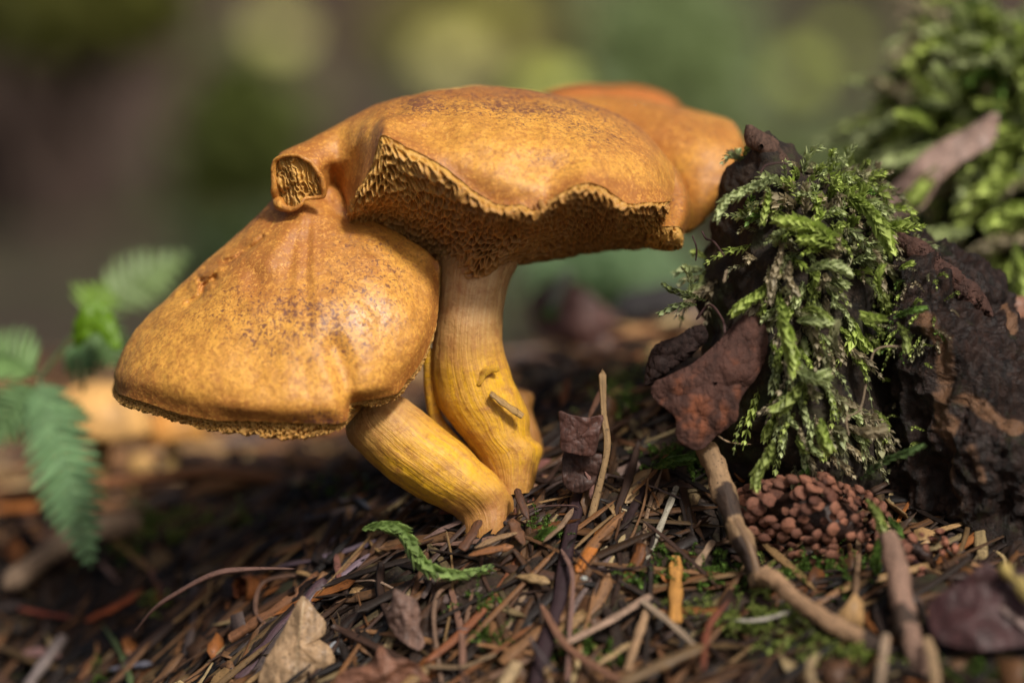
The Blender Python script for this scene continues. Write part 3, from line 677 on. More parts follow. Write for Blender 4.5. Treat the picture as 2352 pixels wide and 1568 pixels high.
H = [
 ('bark_strip', 'dark brown strip leaning on the left of the front stem foot', 'bark strip', [(1060,1262,-.9),(1085,1225,-.75),(1100,1195,-.55)], 24, (.14,.06,.03), dict(depth=None, tip=.1, blunt=True)),
 ('spruce_needle', 'tan needle crossing low over the front stem foot', 'needle', [(1090,1258,-.95),(1140,1236,-.9),(1190,1222,-.8)], 17, (.36,.22,.11), dict(depth=None)),
 ('spruce_needle', 'rusty needle crossing under the tan one at the stem foot', 'needle', [(1075,1275,-1.0),(1130,1262,-.98),(1180,1254,-.95)], 18, (.30,.12,.04), dict(depth=None)),
 ('seed_scale', 'brown scale leaning on the right of the front stem foot', 'seed scale', [(1205,1250,-.9),(1185,1215,-.7),(1178,1190,-.6)], 30, (.17,.075,.035), dict(depth=None, tip=.3)),
 ('spruce_needle', 'dark needle standing between the two stem feet', 'needle', [(1215,1195,-.6),(1196,1150,-.45),(1186,1120,-.3)], 18, (.12,.05,.025), dict(depth=None)),
 # name, label, category, points, width, colour, options
 ('dry_straw', 'long dry grass stem standing up beside the dark square bract', 'grass stem', [(1383,847),(1387,949),(1394,1033),(1365,1161),(1336,1270)], 16, TAN, dict(depth=-.35, tip=.03)),
 ('splinter', 'pale tan splinter slanting up towards the rusty bark flake', 'splinter', [(1376,1044),(1500,931)], 19, (.50,.32,.13), dict(tip=.04, lift=.3, blunt=True)),
 ('spruce_needle', 'bright orange spruce needle beside the thick black strip', 'needle', [(1394,1197),(1362,1255),(1325,1314)], 25, ORG, dict(tip=.12, lift=.3)),
 ('splinter', 'pale yellow splinter with a ragged edge right of the bright orange needle', 'splinter', [(1441,1157),(1382,1270),(1336,1357)], 15, PALE, dict(tip=.06, lift=.2)),
 ('splinter', 'pale yellow splinter low in the fan, below the ragged one', 'splinter', [(1436,1225),(1395,1300),(1350,1400),(1318,1470)], 15, (.48,.36,.18), dict(tip=.06, lift=.15)),
 ('bark_strip', 'short wet black strip between the tan flake and the yellow splinters', 'bark strip', [(1480,1113),(1455,1165),(1430,1215)], 22, DARK, dict(tip=.06, lift=.2)),
 ('seed_scale', 'small tan flake at the top of the yellow splinter', 'seed scale', [(1465,1113),(1436,1156)], 24, TAN, dict(tip=.3, lift=.25)),
 ('splinter', 'whitish mossy splinter running down from the curled brown husk', 'splinter', [(1556,1113),(1529,1179),(1485,1285)], 15, (.46,.42,.32), dict(tip=.05, lift=.25)),
 ('spruce_needle', 'thin brown needle left of the whitish mossy splinter', 'needle', [(1522,1073),(1484,1190),(1481,1281)], 10, (.28,.18,.11), dict(lift=.25)),
 ('seed_scale', 'tan pointed seed scale beside the whitish mossy splinter', 'seed scale', [(1530,1117),(1500,1172)], 23, (.40,.24,.13), dict(lift=.2)),
 ('spruce_needle', 'upright glossy orange tan needle above the crossed splinters', 'needle', [(1551,1277),(1552,1350),(1551,1430)], 31, (.52,.25,.06), dict(tip=.1, lift=.35, blunt=True)),
 ('splinter', 'broken tan splinter leaning towards the long twig', 'splinter', [(1638,1241),(1573,1339)], 18, (.36,.24,.15), dict(tip=.08, lift=.2, blunt=True)),
 ('bark_strip', 'greenish tan strip tucked under the upper end of the long twig', 'bark strip', [(1600,1124),(1569,1204)], 30, (.22,.15,.07), dict(tip=.1, lift=.1, blunt=True)),
 ('bark_strip', 'purple brown flat strip against the foot of the thick stem', 'bark strip', [(1262,1030),(1235,1095),(1190,1182)], 26, (.30,.13,.11), dict(tip=.1, lift=.3, blunt=True)),
 ('spruce_needle', 'small brown needle crossing the purple brown strip', 'needle', [(1204,1128),(1270,1088)], 17, (.30,.16,.09), dict(lift=.45)),
 ('dry_grass', 'long twisted rust brown blade in front of the stem foot', 'grass blade', [(1226,1142),(1205,1233),(1183,1299),(1118,1390),(1052,1460),(976,1521)], 19, (.26,.085,.03), dict(tip=.08, lift=.3)),
 ('bark_strip', 'thick blackish purple fibrous strip down the middle of the litter', 'bark strip', [(1330,1135),(1304,1252),(1289,1361),(1256,1467),(1227,1580)], 34, (.035,.016,.020), dict(tip=.1, lift=.35, blunt=True)),
 ('spruce_needle', 'thin reddish brown stalk lying along the blackish strip', 'stalk', [(1289,1259),(1315,1325),(1307,1470),(1304,1565)], 10, (.25,.14,.11), dict(lift=.5, tip=.05)),
 ('splinter', 'long pinkish tan splinter, upper left arm of the crossed pair', 'splinter', [(1496,1366),(1402,1423),(1304,1474)], 20, (.44,.29,.20), dict(tip=.05, lift=.5, blunt=True)),
 ('splinter', 'grey tan splinter slanting down right from the crossed pair', 'splinter', [(1475,1379),(1540,1430),(1600,1485)], 20, (.38,.28,.19), dict(tip=.06, lift=.6, blunt=True)),
 ('splinter', 'tan splinter slanting down left below the crossed pair', 'splinter', [(1486,1401),(1462,1470),(1439,1540)], 21, (.42,.26,.14), dict(tip=.06, lift=.5, blunt=True)),
 ('bud_scale', 'speckled tan bud husk pointing left at the blackish strip', 'bud husk', [(1187,1323),(1225,1328),(1264,1338)], 26, (.40,.26,.12), dict(tip=.4, lift=.35, flat=.6)),
 ('bud_scale', 'pale pointed husk just under the bright moss sprig', 'bud husk', [(950,1332),(985,1333),(1022,1322)], 17, (.48,.28,.18), dict(lift=.3)),
 ('dry_grass', 'thin pale arching blade left of the moss sprig', 'grass blade', [(790,1338),(830,1333),(870,1335),(925,1362)], 9, (.38,.26,.18), dict(lift=.35)),
 ('spruce_needle', 'long lavender grey needle rising to the front stem', 'needle', [(934,1140),(859,1186),(757,1252)], 19, LAV, dict(lift=.3, tip=.08)),
 ('spruce_needle', 'brown needle crossing the lavender grey needle', 'needle', [(862,1166),(790,1257)], 16, (.24,.13,.08), dict(lift=.45)),
 ('spruce_needle', 'brown upright needle below the moss sprig, straight one', 'needle', [(1034,1346),(1052,1416),(1062,1480),(1063,1575)], 15, (.23,.12,.08), dict(lift=.3, tip=.06)),
 ('dry_grass', 'thin bent brown blade left of the straight upright needle', 'grass blade', [(1045,1335),(1005,1365),(997,1430),(1016,1575)], 10, (.23,.14,.09), dict(lift=.3, tip=.05)),
 ('spruce_needle', 'thin brown needle right of the straight upright needle', 'needle', [(1087,1350),(1072,1420),(1063,1470)], 10, (.22,.12,.07), dict(lift=.25)),
 ('splinter', 'bent greyish stalk along the bottom beside the torn leaf', 'stalk', [(976,1529),(1063,1530),(1110,1512),(1140,1500)], 15, (.24,.16,.09), dict(lift=.4, tip=.05)),
 ('splinter', 'brown stalk slanting up from the bottom edge', 'stalk', [(1100,1568),(1165,1536),(1227,1508)], 15, (.22,.12,.07), dict(lift=.45)),
 ('splinter', 'blunt pale tan chip at the bottom edge', 'splinter', [(1188,1520),(1154,1580)], 30, (.45,.32,.17), dict(tip=.1, lift=.7, blunt=True)),
 ('spruce_needle', 'long brown needle with a rusty tip crossing below the splinters', 'needle', [(1242,1386),(1275,1445),(1304,1485),(1360,1525),(1440,1570)], 18, (.25,.12,.07), dict(lift=.55, tip=.1)),
 ('spruce_needle', 'dark grey out of focus needle at the bottom', 'needle', [(1214,1457),(1240,1500),(1280,1546)], 11, (.09,.07,.07), dict(lift=.7)),
 ('dry_grass', 'broad olive tan blurred blade at the bottom right of the crossed pair', 'grass blade', [(1620,1480),(1530,1520),(1420,1575)], 28, (.17,.10,.04), dict(lift=.8, tip=.1)),
 ('splinter', 'thin tan splinter between the crossed pair and the bottom edge', 'splinter', [(1457,1470),(1373,1525)], 15, (.42,.28,.13), dict(lift=.4)),
 ('spruce_needle', 'flat brown needle lying level in front of the stem foot', 'needle', [(990,1250),(1070,1246),(1150,1233)], 14, (.25,.14,.10), dict(lift=.35)),
 ('spruce_needle', 'grey brown needle leaning on the front stem foot', 'needle', [(972,1237),(1050,1200),(1129,1175)], 15, (.26,.16,.13), dict(lift=.5)),
 ('bud_scale', 'dark rusty husk resting on the front stem foot', 'bud husk', [(1008,1178),(1045,1165),(1084,1153)], 24, (.22,.06,.025), dict(lift=.75)),
 ('rootlet', 'fine black rootlet looping across the orange needle', 'rootlet', [(1318,1259),(1345,1290),(1369,1306),(1440,1306),(1504,1295)], 5, (.03,.015,.015), dict(lift=.5, tip=.02, flat=1)),
 ('rootlet', 'fine brown rootlet stretched over the purple brown strip', 'rootlet', [(1160,1200),(1230,1166),(1310,1160),(1330,1166)], 4, (.12,.06,.05), dict(lift=.5, tip=.02, flat=1)),
 ('dry_grass', 'reddish brown curved blade in the lower right', 'grass blade', [(1675,1377),(1632,1430),(1618,1480),(1616,1540)], 17, (.20,.06,.03), dict(lift=.7)),
 ('spruce_needle', 'pale grey needle lying level in the lower right', 'needle', [(1686,1424),(1750,1422),(1822,1402)], 11, (.42,.38,.32), dict(lift=.5)),
 ('dry_straw', 'upright tan stalk standing before the cone', 'stalk', [(1972,1215),(1970,1300),(1963,1392)], 14, (.23,.14,.08), dict(lift=.5, tip=.03)),
 ('splinter', 'small orange tan chip poking out below the hanging moss', 'splinter', [(1757,968),(1764,1024)], 19, (.42,.22,.09), dict(depth=-.2, tip=.06, blunt=True)),
 ('rootlet', 'thin tan curved rootlet under the rusty bark flake', 'rootlet', [(1648,1000),(1677,1015),(1728,1020)], 7, (.42,.28,.16), dict(depth=-.5, tip=.1)),
 ('splinter', 'light blurred stick rising from the bottom edge left of the thick twig', 'splinter', [(2036,1452),(2028,1510),(2020,1580)], 21, (.42,.30,.20), dict(lift=.8, tip=.06)),
 ('splinter', 'tan blurred stick right of the thick twig at the bottom edge', 'splinter', [(2128,1460),(2142,1510),(2152,1580)], 24, (.40,.27,.15), dict(lift=.8, tip=.06)),
 ('dry_grass', 'curled tan blurred blade at the bottom right', 'grass blade', [(1884,1498),(1862,1522),(1862,1550),(1872,1580)], 20, (.36,.26,.14), dict(lift=.8)),
 ('stick', 'thin dark purple stick slanting down from the thick twig', 'stick', [(2078,1281),(2130,1312),(2182,1348)], 19, (.09,.04,.045), dict(lift=.25, flat=.9, tip=.03)),
 ('spruce_needle', 'thin tan needle under the dark purple stick', 'needle', [(2129,1304),(2170,1318),(2214,1330)], 7, (.36,.22,.10), dict(lift=.35)),
 ('splinter', 'short brown splinter behind the grass stem', 'splinter', [(1390,1100),(1470,1062)], 26, (.30,.20,.16), dict(lift=.15, blunt=True, tip=.08)),
 ('spruce_needle', 'brown needle leaning up behind the dark square bract', 'needle', [(1352,960),(1378,905),(1392,880)], 16, (.22,.11,.07), dict(depth=.8)),
 ('spruce_needle', 'rusty blurred needle behind the thick stem', 'needle', [(1290,930),(1305,870)], 18, (.30,.12,.06), dict(depth=3.0)),
 ('spruce_needle', 'thin curved brown needle below the dark square bract', 'needle', [(1340,1070),(1358,1110),(1357,1145)], 12, (.28,.14,.11), dict(depth=-.3)),
 ('spruce_needle', 'tan needle pointing left of the blackish strip', 'needle', [(1318,1165),(1290,1205),(1248,1244)], 16, (.28,.18,.11), dict(lift=.5)),
 ('spruce_needle', 'brown needle under the rusty blade, standing steep', 'needle', [(1160,1450),(1186,1400),(1215,1340)], 14, (.30,.20,.12), dict(lift=.2)),
 ('spruce_needle', 'tan splinter stuck on the side of the thick stem', 'needle', [(1126,902,-.05),(1163,930,-.06),(1201,956,.0)], 17, (.50,.30,.10), dict(tip=.06, blunt=True, depth=None)),
 # out of focus pieces on the falling ground at the left
 ('spruce_needle', 'blurred tan needle right of the fern tip', 'needle', [(241,1219),(290,1262),(345,1308)], 22, (.45,.24,.10), dict(lift=.3)),
 ('spruce_needle', 'blurred reddish needle below the tan one right of the fern tip', 'needle', [(343,1302),(388,1370)], 22, (.30,.13,.08), dict(lift=.3)),
 ('spruce_needle', 'blurred pinkish needle just under the fern tip', 'needle', [(219,1274),(272,1338)], 16, (.36,.22,.18), dict(lift=.3)),
 ('dry_grass', 'blurred orange red blade in the lower left', 'grass blade', [(334,1352),(270,1390),(195,1426)], 20, (.48,.11,.03), dict(lift=.4)),
 ('dry_grass', 'blurred dull red blade at the left edge', 'grass blade', [(40,1396),(100,1408),(168,1418)], 16, (.30,.07,.04), dict(lift=.4)),
 ('stick', 'blurred grey forked stick at the bottom left corner', 'stick', [(150,1458),(110,1510),(60,1580)], 28, (.30,.24,.22), dict(lift=.4, tip=.05, flat=.9)),
 ('bark_strip', 'blurred pinkish husk at the bottom left', 'husk', [(48,1500),(90,1496),(140,1506)], 28, (.36,.20,.18), dict(lift=.3)),
 ('splinter', 'blurred reddish splinter lying below the long rotten stick', 'splinter', [(397,1142),(460,1160),(528,1178)], 24, (.34,.14,.08), dict(lift=.3, blunt=True)),
 ('splinter', 'blurred tan splinter crossing below the long rotten stick', 'splinter', [(396,1126),(343,1188)], 26, (.34,.19,.09), dict(lift=.4, blunt=True)),
 ('dry_grass', 'living green grass blade bending down at the lower left', 'grass blade', [(233,1430),(277,1496),(292,1540),(306,1590)], 17, (.16,.22,.09), dict(lift=.5, mat='green', tip=.4)),
 ('stick', 'blurred bluish grey stick at the bottom left', 'stick', [(248,1538),(300,1530),(352,1523)], 18, (.22,.22,.27), dict(lift=.4, flat=.8)),
 ('stick', 'whitish blurred stick behind the front stem', 'stick', [(706,1036),(770,1075),(836,1108)], 38, (.62,.62,.58), dict(lift=.3, flat=.8, tip=.03, blunt=True)),
 ('stick', 'long rotten rust brown stick behind the low cap', 'stick', [(-60,1150),(208,1117),(365,1095),(510,1086),(693,1112),(780,1140),(839,1173)], 32, (.40,.17,.07), dict(depth=5.2, flat=.8, tip=.05, mat='bark')),
 ('stick', 'thick grey brown blurred stick at the left under the fern', 'stick', [(10,1350),(146,1248),(240,1215),(328,1197)], 58, (.34,.23,.15), dict(lift=.7, flat=.8, tip=.05, mat='bark')),
 ('spruce_needle', 'rusty blurred needle under the whitish stick', 'needle', [(810,1142),(870,1122),(900,1105)], 24, (.42,.16,.05), dict(lift=.4)),
 ('stick', 'thin blue black twig under the whitish stick', 'twig', [(740,1095),(800,1130),(850,1170)], 10, (.10,.11,.14), dict(lift=.5, tip=.02, flat=1)),
 ('stalk', 'long thin brown stalk arching out of the litter at the left', 'stalk', [(310,1449,1.0),(352,1400,.7),(401,1365,.5),(492,1318,.3),(583,1306,.25),(680,1305,.3)], 14, (.24,.13,.10), dict(tip=.5, flat=.9)),
 ('bark_strip', 'dark purple brown strip lying left of the tan dead leaf', 'bark strip', [(547,1562),(600,1500),(650,1445),(750,1335)], 36, (.10,.055,.065), dict(lift=.4, tip=.08, blunt=True, flat=.6)),
 ('stick', 'reddish brown broken twig above the tan dead leaf', 'twig', [(529,1467),(590,1428),(651,1390),(735,1318)], 27, (.27,.12,.055), dict(lift=.45, tip=.02, blunt=True, flat=.9)),
 ('rootlet', 'thin brown stalk curling in a half ring by the rolled husk', 'rootlet', [(642,1456),(600,1425),(587,1400),(591,1361),(612,1333),(675,1321),(710,1326)], 10, (.22,.12,.08), dict(lift=.5, tip=.04, flat=.9)),
 ('spruce_needle', 'lavender brown needle lying level above the rolled husk', 'needle', [(560,1318),(640,1300),(740,1283)], 20, (.24,.16,.19), dict(lift=.35)),
 ('spruce_needle', 'lavender grey needle above the arching pale blade', 'needle', [(700,1290),(800,1262),(870,1240)], 18, LAV, dict(lift=.4)),
 ('spruce_needle', 'short reddish upright needle over the purple strip', 'needle', [(772,1270),(778,1330)], 15, (.28,.12,.09), dict(lift=.45)),
 ('spruce_needle', 'lavender splinter left of the arching pale blade', 'needle', [(850,1270),(800,1310),(758,1342)], 18, (.28,.20,.24), dict(lift=.4)),
]
for (nm, lb, ct, px, w, c, op) in H:
    needle(nm, lb, ct, px, w, c, **op)

# scattered needles: nearest 230 single, the deeper layer joined
def scatter_piece(x, y, layer):
    z = float(gz(x, y)); left = smooth(1.5, -2.5, x)
    a = RNG.gauss(1.1, .6) if RNG.random() > left else RNG.gauss(.45, .75)        # direction in the picture plane
    if RNG.random() < .35: a = RNG.uniform(0, math.pi)
    l = RNG.uniform(.7, 2.2); w = RNG.choice([.018, .028, .038, .048, .06, .085])
    dx, dy = math.cos(a)*l/2, math.sin(a)*l/2*RNG.uniform(.5, 1.1)
    if RNG.random() < .5: dx, dy = dx, dy*.8
    e = RNG.uniform(-.09, .15); h = layer
    pts = []
    bend = RNG.gauss(0, .06)*l
    for s in (-1, -.3, .4, 1):
        px_, py_ = x+dx*s+bend*(1-s*s)*math.sin(a), y+dy*s
        pts.append((px_, py_, 0, s))
    zz = gz(np.array([p[0] for p in pts]), np.array([p[1] for p in pts]))
    zl = np.polyval(np.polyfit([0, 1, 2, 3], zz, 1), [0, 1, 2, 3])
    return [(p[0], p[1], float(max(q-.02, .6*q+.4*m_))+h+e*p[3]) for p, q, m_ in zip(pts, zz, zl)], w
PALET = [((.19,.085,.03),5),((.11,.05,.022),5),((.28,.14,.06),4),((.40,.24,.10),3.5),((.48,.35,.17),2.2),((.065,.032,.02),5),((.34,.12,.03),1.5),((.24,.17,.15),1.2),((.025,.015,.01),4)]
def pal():
    r = RNG.random()*sum(w for _, w in PALET)
    for c, w in PALET:
        r -= w
        if r <= 0: break
    j = RNG.uniform(.7, 1.25); return tuple(x*j for x in c)
def where():
    if RNG.random() < .03: return RNG.gauss(-.1, .35), RNG.uniform(-.9, -.2)
    while True:
        x = RNG.uniform(-8.6, 7.6); y = RNG.uniform(-4.6, 9.0)
        if math.hypot((x+.3)/.3, (y-.3)/.35) < 1: continue
        return x, y
CLS = [(0, 'short {} needle lying in the crowded litter', 'needles in the litter')]
cname = {0:'brown', 1:'dark brown', 2:'mid brown', 3:'tan', 4:'pale straw', 5:'blackish brown', 6:'rust', 7:'purplish grey', 8:'nearly black'}
SEEN = set()
LAND = [('the fern tip', (210, 1300)), ('the arching brown stalk', (420, 1350)), ('the tan dead leaf', (690, 1480)), ('the winding moss sprig', (980, 1290)), ('the rolled husk', (565, 1350)), ('the crumpled brown leaf', (930, 1420)), ('the stem foot', (1130, 1210)),
        ('the blackish strip', (1290, 1350)), ('the bright orange needle', (1360, 1255)), ('the crossed splinters', (1440, 1420)), ('the upright orange tan needle', (1551, 1350)), ('the jointed twig', (1700, 1230)), ('the cone', (1870, 1200)), ('the tan twig', (1880, 1410)),
        ('the thick blurred twig', (2080, 1400)), ('the maroon leaf', (2250, 1400)), ('the rusty bark flake', (1640, 900)), ('the dark bract', (1335, 1010)), ('the lavender needle', (850, 1190)), ('the long rotten stick', (500, 1090))]
for k in range(230):
    x, y = RNG.uniform(-6.8, 7.0), RNG.uniform(-3.6, 2.6)
    if math.hypot((x+.05)/.6, (y-.25)/.5) < 1 or (x > 2.4 and y > -.4): x = RNG.uniform(-5, 2.2); y = RNG.uniform(-3.6, -.8)
    pts, w = scatter_piece(x, y, RNG.uniform(.14, .26))
    r = RNG.random()*sum(q for _, q in PALET); ci = 0
    for ci, (c, q) in enumerate(PALET):
        r -= q
        if r <= 0: break
    V, F, uv = needle_geo(pts, w, 9, .4, RNG.choice([.1, .2, .35]), RNG.random()*30, RNG.random() < .4); jv = RNG.choice([.45, .6, .8, 1.05])
    o = build('spruce_needle', V, quads_to_tris(F), M['litter'], col=[tuple(v*jv for v in c)], uv=uv, origin=V.mean(0))
    q0, q1 = np.array(pts[0]), np.array(pts[-1]); mid_ = (q0+q1)/2; dm = (mid_-CAMP)@FW
    pu, pv = 1176+(mid_-CAMP)@RT/K*DIST/dm, 784-(mid_-CAMP)@UP/K*DIST/dm
    lx, ly = min(LAND, key=lambda a: math.hypot(a[1][0]-pu, a[1][1]-pv))
    ang = math.degrees(math.atan2(q1[2]-q0[2], abs(q1[0]-q0[0])+1e-6)); ln = np.linalg.norm(q1-q0)
    dirn = 'lying level' if abs(ang) < 14 else ('slanting' if abs(ang) < 45 else 'standing steep')
    rel = ('above' if pv < ly[1]-45 else 'below' if pv > ly[1]+45 else 'left of' if pu < ly[0] else 'right of')
    lb_ = '%s %s needle %s %s %s' % ('long' if ln > 1.25 else 'short' if ln < .8 else 'middling', cname[ci], dirn, rel, lx)
    tag(o, lb_, 'needle', 'needles scattered in the litter'); SEEN.add(lb_)
VV, FF, CC, UU = [], [], [], []; off = 0
for k in range(3400):
    x, y = where()
    pts, w = scatter_piece(x, y, RNG.uniform(-.02, .17))
    V, F, uv = needle_geo(pts, w, 6, .4, .2, RNG.random()*30)
    T = quads_to_tris(F); VV.append(V); FF.append(T+off); off += len(V); CC.append(np.tile(np.array(pal())*RNG.choice([.10, .16, .24, .34, .48, .75]), (len(V), 1))); UU.append(uv+RNG.random()*5)
for k in range(420):                                                    # bark crumbs and flakes
    x, y = where(); z = float(gz(x, y)); r = RNG.uniform(.06, .22); m_ = 9
    a = np.linspace(0, 2*np.pi, m_, endpoint=False); q = r*(1+.35*NR.randn(m_)*.6); nx = NR.randn(3)*.5+np.array([0, -.6, .9]); nx /= np.linalg.norm(nx)
    s1 = np.cross(nx, [1, .1, 0]); s1 /= np.linalg.norm(s1); s2 = np.cross(nx, s1); c_ = np.array([x, y, z+RNG.uniform(.03, .2)])
    ring_ = c_+(np.cos(a)*q*1.5)[:, None]*s1+(np.sin(a)*q)[:, None]*s2+nx*(NR.randn(m_, 1)*r*.15)
    V = np.concatenate([ring_, ring_-nx*r*.12, (c_+nx*r*.05)[None], (c_-nx*r*.16)[None]]); T = []
    for i in range(m_):
        j = (i+1) % m_; T += [[i, j, 2*m_], [j+m_, i+m_, 2*m_+1], [i, i+m_, j], [j, i+m_, j+m_]]
    VV.append(V); FF.append(np.array(T)+off); off += len(V); CC.append(np.tile(np.array(pal())*RNG.uniform(.4, .9), (len(V), 1))); UU.append(np.concatenate([V[:, :1]*.3, V[:, 2:]*.3], 1))
for k in range(2000):                                                    # further back, larger pieces
    x = RNG.uniform(-16, 16); y = RNG.uniform(5, 34)
    z = float(gz(x, y)); a = RNG.uniform(0, math.pi); l = RNG.uniform(.6, 2.4)
    pts = [(x+math.cos(a)*l*s, y+math.sin(a)*l*s, z+RNG.uniform(.05, .35)) for s in (-.5, 0, .5)]
    V, F, uv = needle_geo(pts, RNG.uniform(.04, .14), 5, .5, .2, RNG.random()*30)
    T = quads_to_tris(F); VV.append(V); FF.append(T+off); off += len(V); CC.append(np.tile(np.array(pal())*RNG.uniform(.9, 2.0), (len(V), 1))); UU.append(uv)
tag(build('needle_litter', np.concatenate(VV), np.concatenate(FF), M['litter'], col=np.concatenate(CC), uv=np.concatenate(UU), origin=(0, 0, -3)), 'deep layer of crossed brown needles and splinters covering the forest floor', 'litter', kind='stuff')

# ------------------------------------------------------------------ dead leaves, husks, bark flakes
def leaf_col(base, vein, u0=(.55, .0), u1=(.45, 1.0)):
    def f(g, uv, P):
        d = np.abs((uv[..., 0]-.52)+.15*(uv[..., 1]-.5))
        c = np.array(base)*(1+.35*fbm(P*3, 4))[..., None]
        side = np.abs(((uv[..., 1]+np.abs(uv[..., 0]-.52)*.9)*6) % 1-.5)
        v = np.maximum(smooth(.02, .0, d), .6*smooth(.06, .0, side)*(d < .45))
        return c+(np.array(vein)-c)*(v*.6)[..., None]
    return f
lg = [(693,1368,0),(711,1379,0),(729,1405,-.05),(747,1427,-.05),(746,1456,-.1),(729,1463,-.1),(762,1489,-.15),(771,1543,-.2),(750,1580,-.2),(680,1590,-.4),(598,1580,-.35),(605,1525,-.2),(627,1485,-.15),(653,1441,-.05),(674,1398,0)]
bd = hit(680, 1500)-.55
tag(plate('dead_leaf', [(u, v, bd+d) for u, v, d in lg], M['litter'], th=.02, npts=220, rings=40, rough=.10, rfreq=2.2, jag=.03, colf=leaf_col((.34,.22,.12), (.50,.36,.2)), center=(690,1485,bd-.3)),
    'curled tan dead leaf with veins standing at the bottom left', 'leaf')
bd = hit(930, 1440)-.5
tag(plate('dead_leaf', [(905,1352,bd),(930,1362,bd),(955,1375,bd),(966,1410,bd),(964,1440,bd-.1),(975,1475,bd-.2),(962,1492,bd-.2),(935,1480,bd-.3),(908,1458,bd-.1),(890,1425,bd),(898,1390,bd)], M['litter'], th=.02, npts=160, rings=30, rough=.16, rfreq=2.6, jag=.04, colf=leaf_col((.17,.10,.075), (.24,.15,.11)), center=(932,1425,bd-.2)),
    'crumpled dark brown dead leaf under the moss sprig', 'leaf')
bd = hit(870, 1530)-.6
tag(plate('dead_leaf', [(770,1560,bd),(800,1535,bd),(850,1522,bd),(868,1490,bd-.1),(880,1482,bd),(900,1510,bd-.1),(935,1515,bd-.1),(965,1530,bd),(990,1580,bd),(900,1600,bd-.2),(790,1600,bd-.2)], M['litter'], th=.02, npts=180, rings=30, rough=.2, rfreq=2.2, jag=.05, colf=leaf_col((.19,.085,.05), (.26,.14,.09)), center=(880,1550,bd-.2)),
    'torn reddish brown leaf lying along the bottom edge', 'leaf')
bd = hit(2250, 1400)-.9
tag(plate('dead_leaf', [(2132,1408,bd),(2150,1372,bd),(2200,1340,bd),(2262,1292,bd),(2300,1310,bd),(2380,1320,bd),(2390,1460,bd-.3),(2280,1492,bd-.5),(2190,1485,bd-.4),(2145,1462,bd-.3)], M['litter'], th=.03, npts=160, rings=26, rough=.18, rfreq=1.5, jag=.03, colr=(.055,.022,.022), center=(2260,1400,bd-.2)),
    'dark maroon dead leaf blurred at the bottom right corner', 'leaf')
bd = -.55
tag(plate('bract', [(1284,945,bd),(1310,952,bd-.03),(1350,958,bd-.03),(1385,954,bd+.08),(1378,990,bd),(1368,1040,bd+.05),(1350,1048,bd),(1310,1040,bd-.03),(1288,1030,bd),(1287,990,bd)], M['litter'], th=.03, npts=140, rings=24, rough=.04, rfreq=6, jag=.03, colr=(.085,.036,.026), center=(1335,1000,bd-.02)),
    'dark squarish papery bract standing between stem and grass stalk', 'bract')
bd = -.3
tag(plate('bract', [(1300,1035,bd),(1345,1040,bd),(1385,1045,bd),(1380,1090,bd),(1340,1130,bd),(1300,1120,bd),(1290,1075,bd)], M['litter'], th=.03, npts=120, rings=20, rough=.1, rfreq=3, jag=.04, colr=(.06,.028,.02)),
    'dark crumpled husk under the squarish bract', 'husk')
tag(plate('bark_flake', [(u, v, -.95+.0006*(u-1630)+d) for u, v, d in [(1713,723,.2),(1746,731,.2),(1761,760,.2),(1762,804,.15),(1750,844,.1),(1721,887,.1),(1699,920,0),(1691,964,0),(1648,1000,0),(1604,1033,0),(1556,1008,0),(1549,957,0),(1505,920,.1),(1498,884,.1),(1542,858,.1),(1586,836,.1),(1640,793,.1),(1688,742,.2)]],
    M['bark'], th=.13, npts=260, rings=60, rough=.10, rfreq=2.0, jag=.04, center=(1640,880,-.96),
    colf=lambda g, uv, P: np.array((.07,.030,.021))+(np.array((.24,.075,.03))-np.array((.07,.030,.021)))*(.75*smooth(.5, .85, .42+.55*fbm(P*3.5, 5)+attr_gauss(g, [(1590,950,45,50,.35),(1720,820,25,60,.2)])-attr_gauss(g, [(1690,760,50,50,.35)])))[..., None]),
    'thick rusty maroon bark flake leaning on the left of the mossy clod', 'bark flake')
hu = empty('rolled_husk', W((565, 1380, hit(565, 1360)-.5)))
tag(hu, 'small orange brown rolled husk open at its left end', 'husk')
bd = hit(565, 1360)-.6
Pn = tube(W(np.array([(552,1352,bd),(580,1350,bd+.2),(615,1345,bd+.5)])), .165, 24, 24, 1, upv=(0, .3, 1)); Pn = Pn+(.05*fbm(Pn*4, 3))[..., None]
build('shell', Pn, gfaces(24, 24, False, True), M['litter'], hu, col=[(.34,.12,.035)], uv=guv(24, 24))
for r_, q in ((.11, .2), (.06, .35)):
    Pn = tube(W(np.array([(550,1353,bd+.04*q),(575,1351,bd+.2),(610,1346,bd+.5)])), r_, 16, 20, 1, upv=(0, .3, 1)); Pn = Pn+(.04*fbm(Pn*6+q*9, 3))[..., None]
    build('inner_fold', Pn, gfaces(16, 20, False, True), M['litter'], hu, col=[(.22,.07,.03)], uv=guv(16, 20))
def pebble(u, v, r, depth, colr, label, nm='pebble', cat='pebble'):
    th = np.linspace(0, np.pi, 16); ph = np.linspace(0, 2*np.pi, 28, endpoint=False)
    T, Ph = np.meshgrid(th, ph, indexing='ij'); c = W((u, v, depth)); R = r*K
    P = np.stack([np.sin(T)*np.cos(Ph)*1.15, np.sin(T)*np.sin(Ph), np.cos(T)*.85], -1)*R
    P = c+P*(1+.15*fbm(P/R*1.2+u, 2))[..., None]
    return tag(build(nm, P, gfaces(16, 28, False, True), M['bark'], col=[colr], uv=guv(16, 28)), label, cat)
pebble(776, 1487, 18, hit(776, 1487)-.1, (.55,.58,.62), 'small round whitish pebble right of the tan dead leaf')
pebble(1342, 1328, 7, hit(1342, 1328)-.55, (.75,.78,.72), 'tiny white crumb on the splinters below the orange needle', 'crumb', 'crumb')
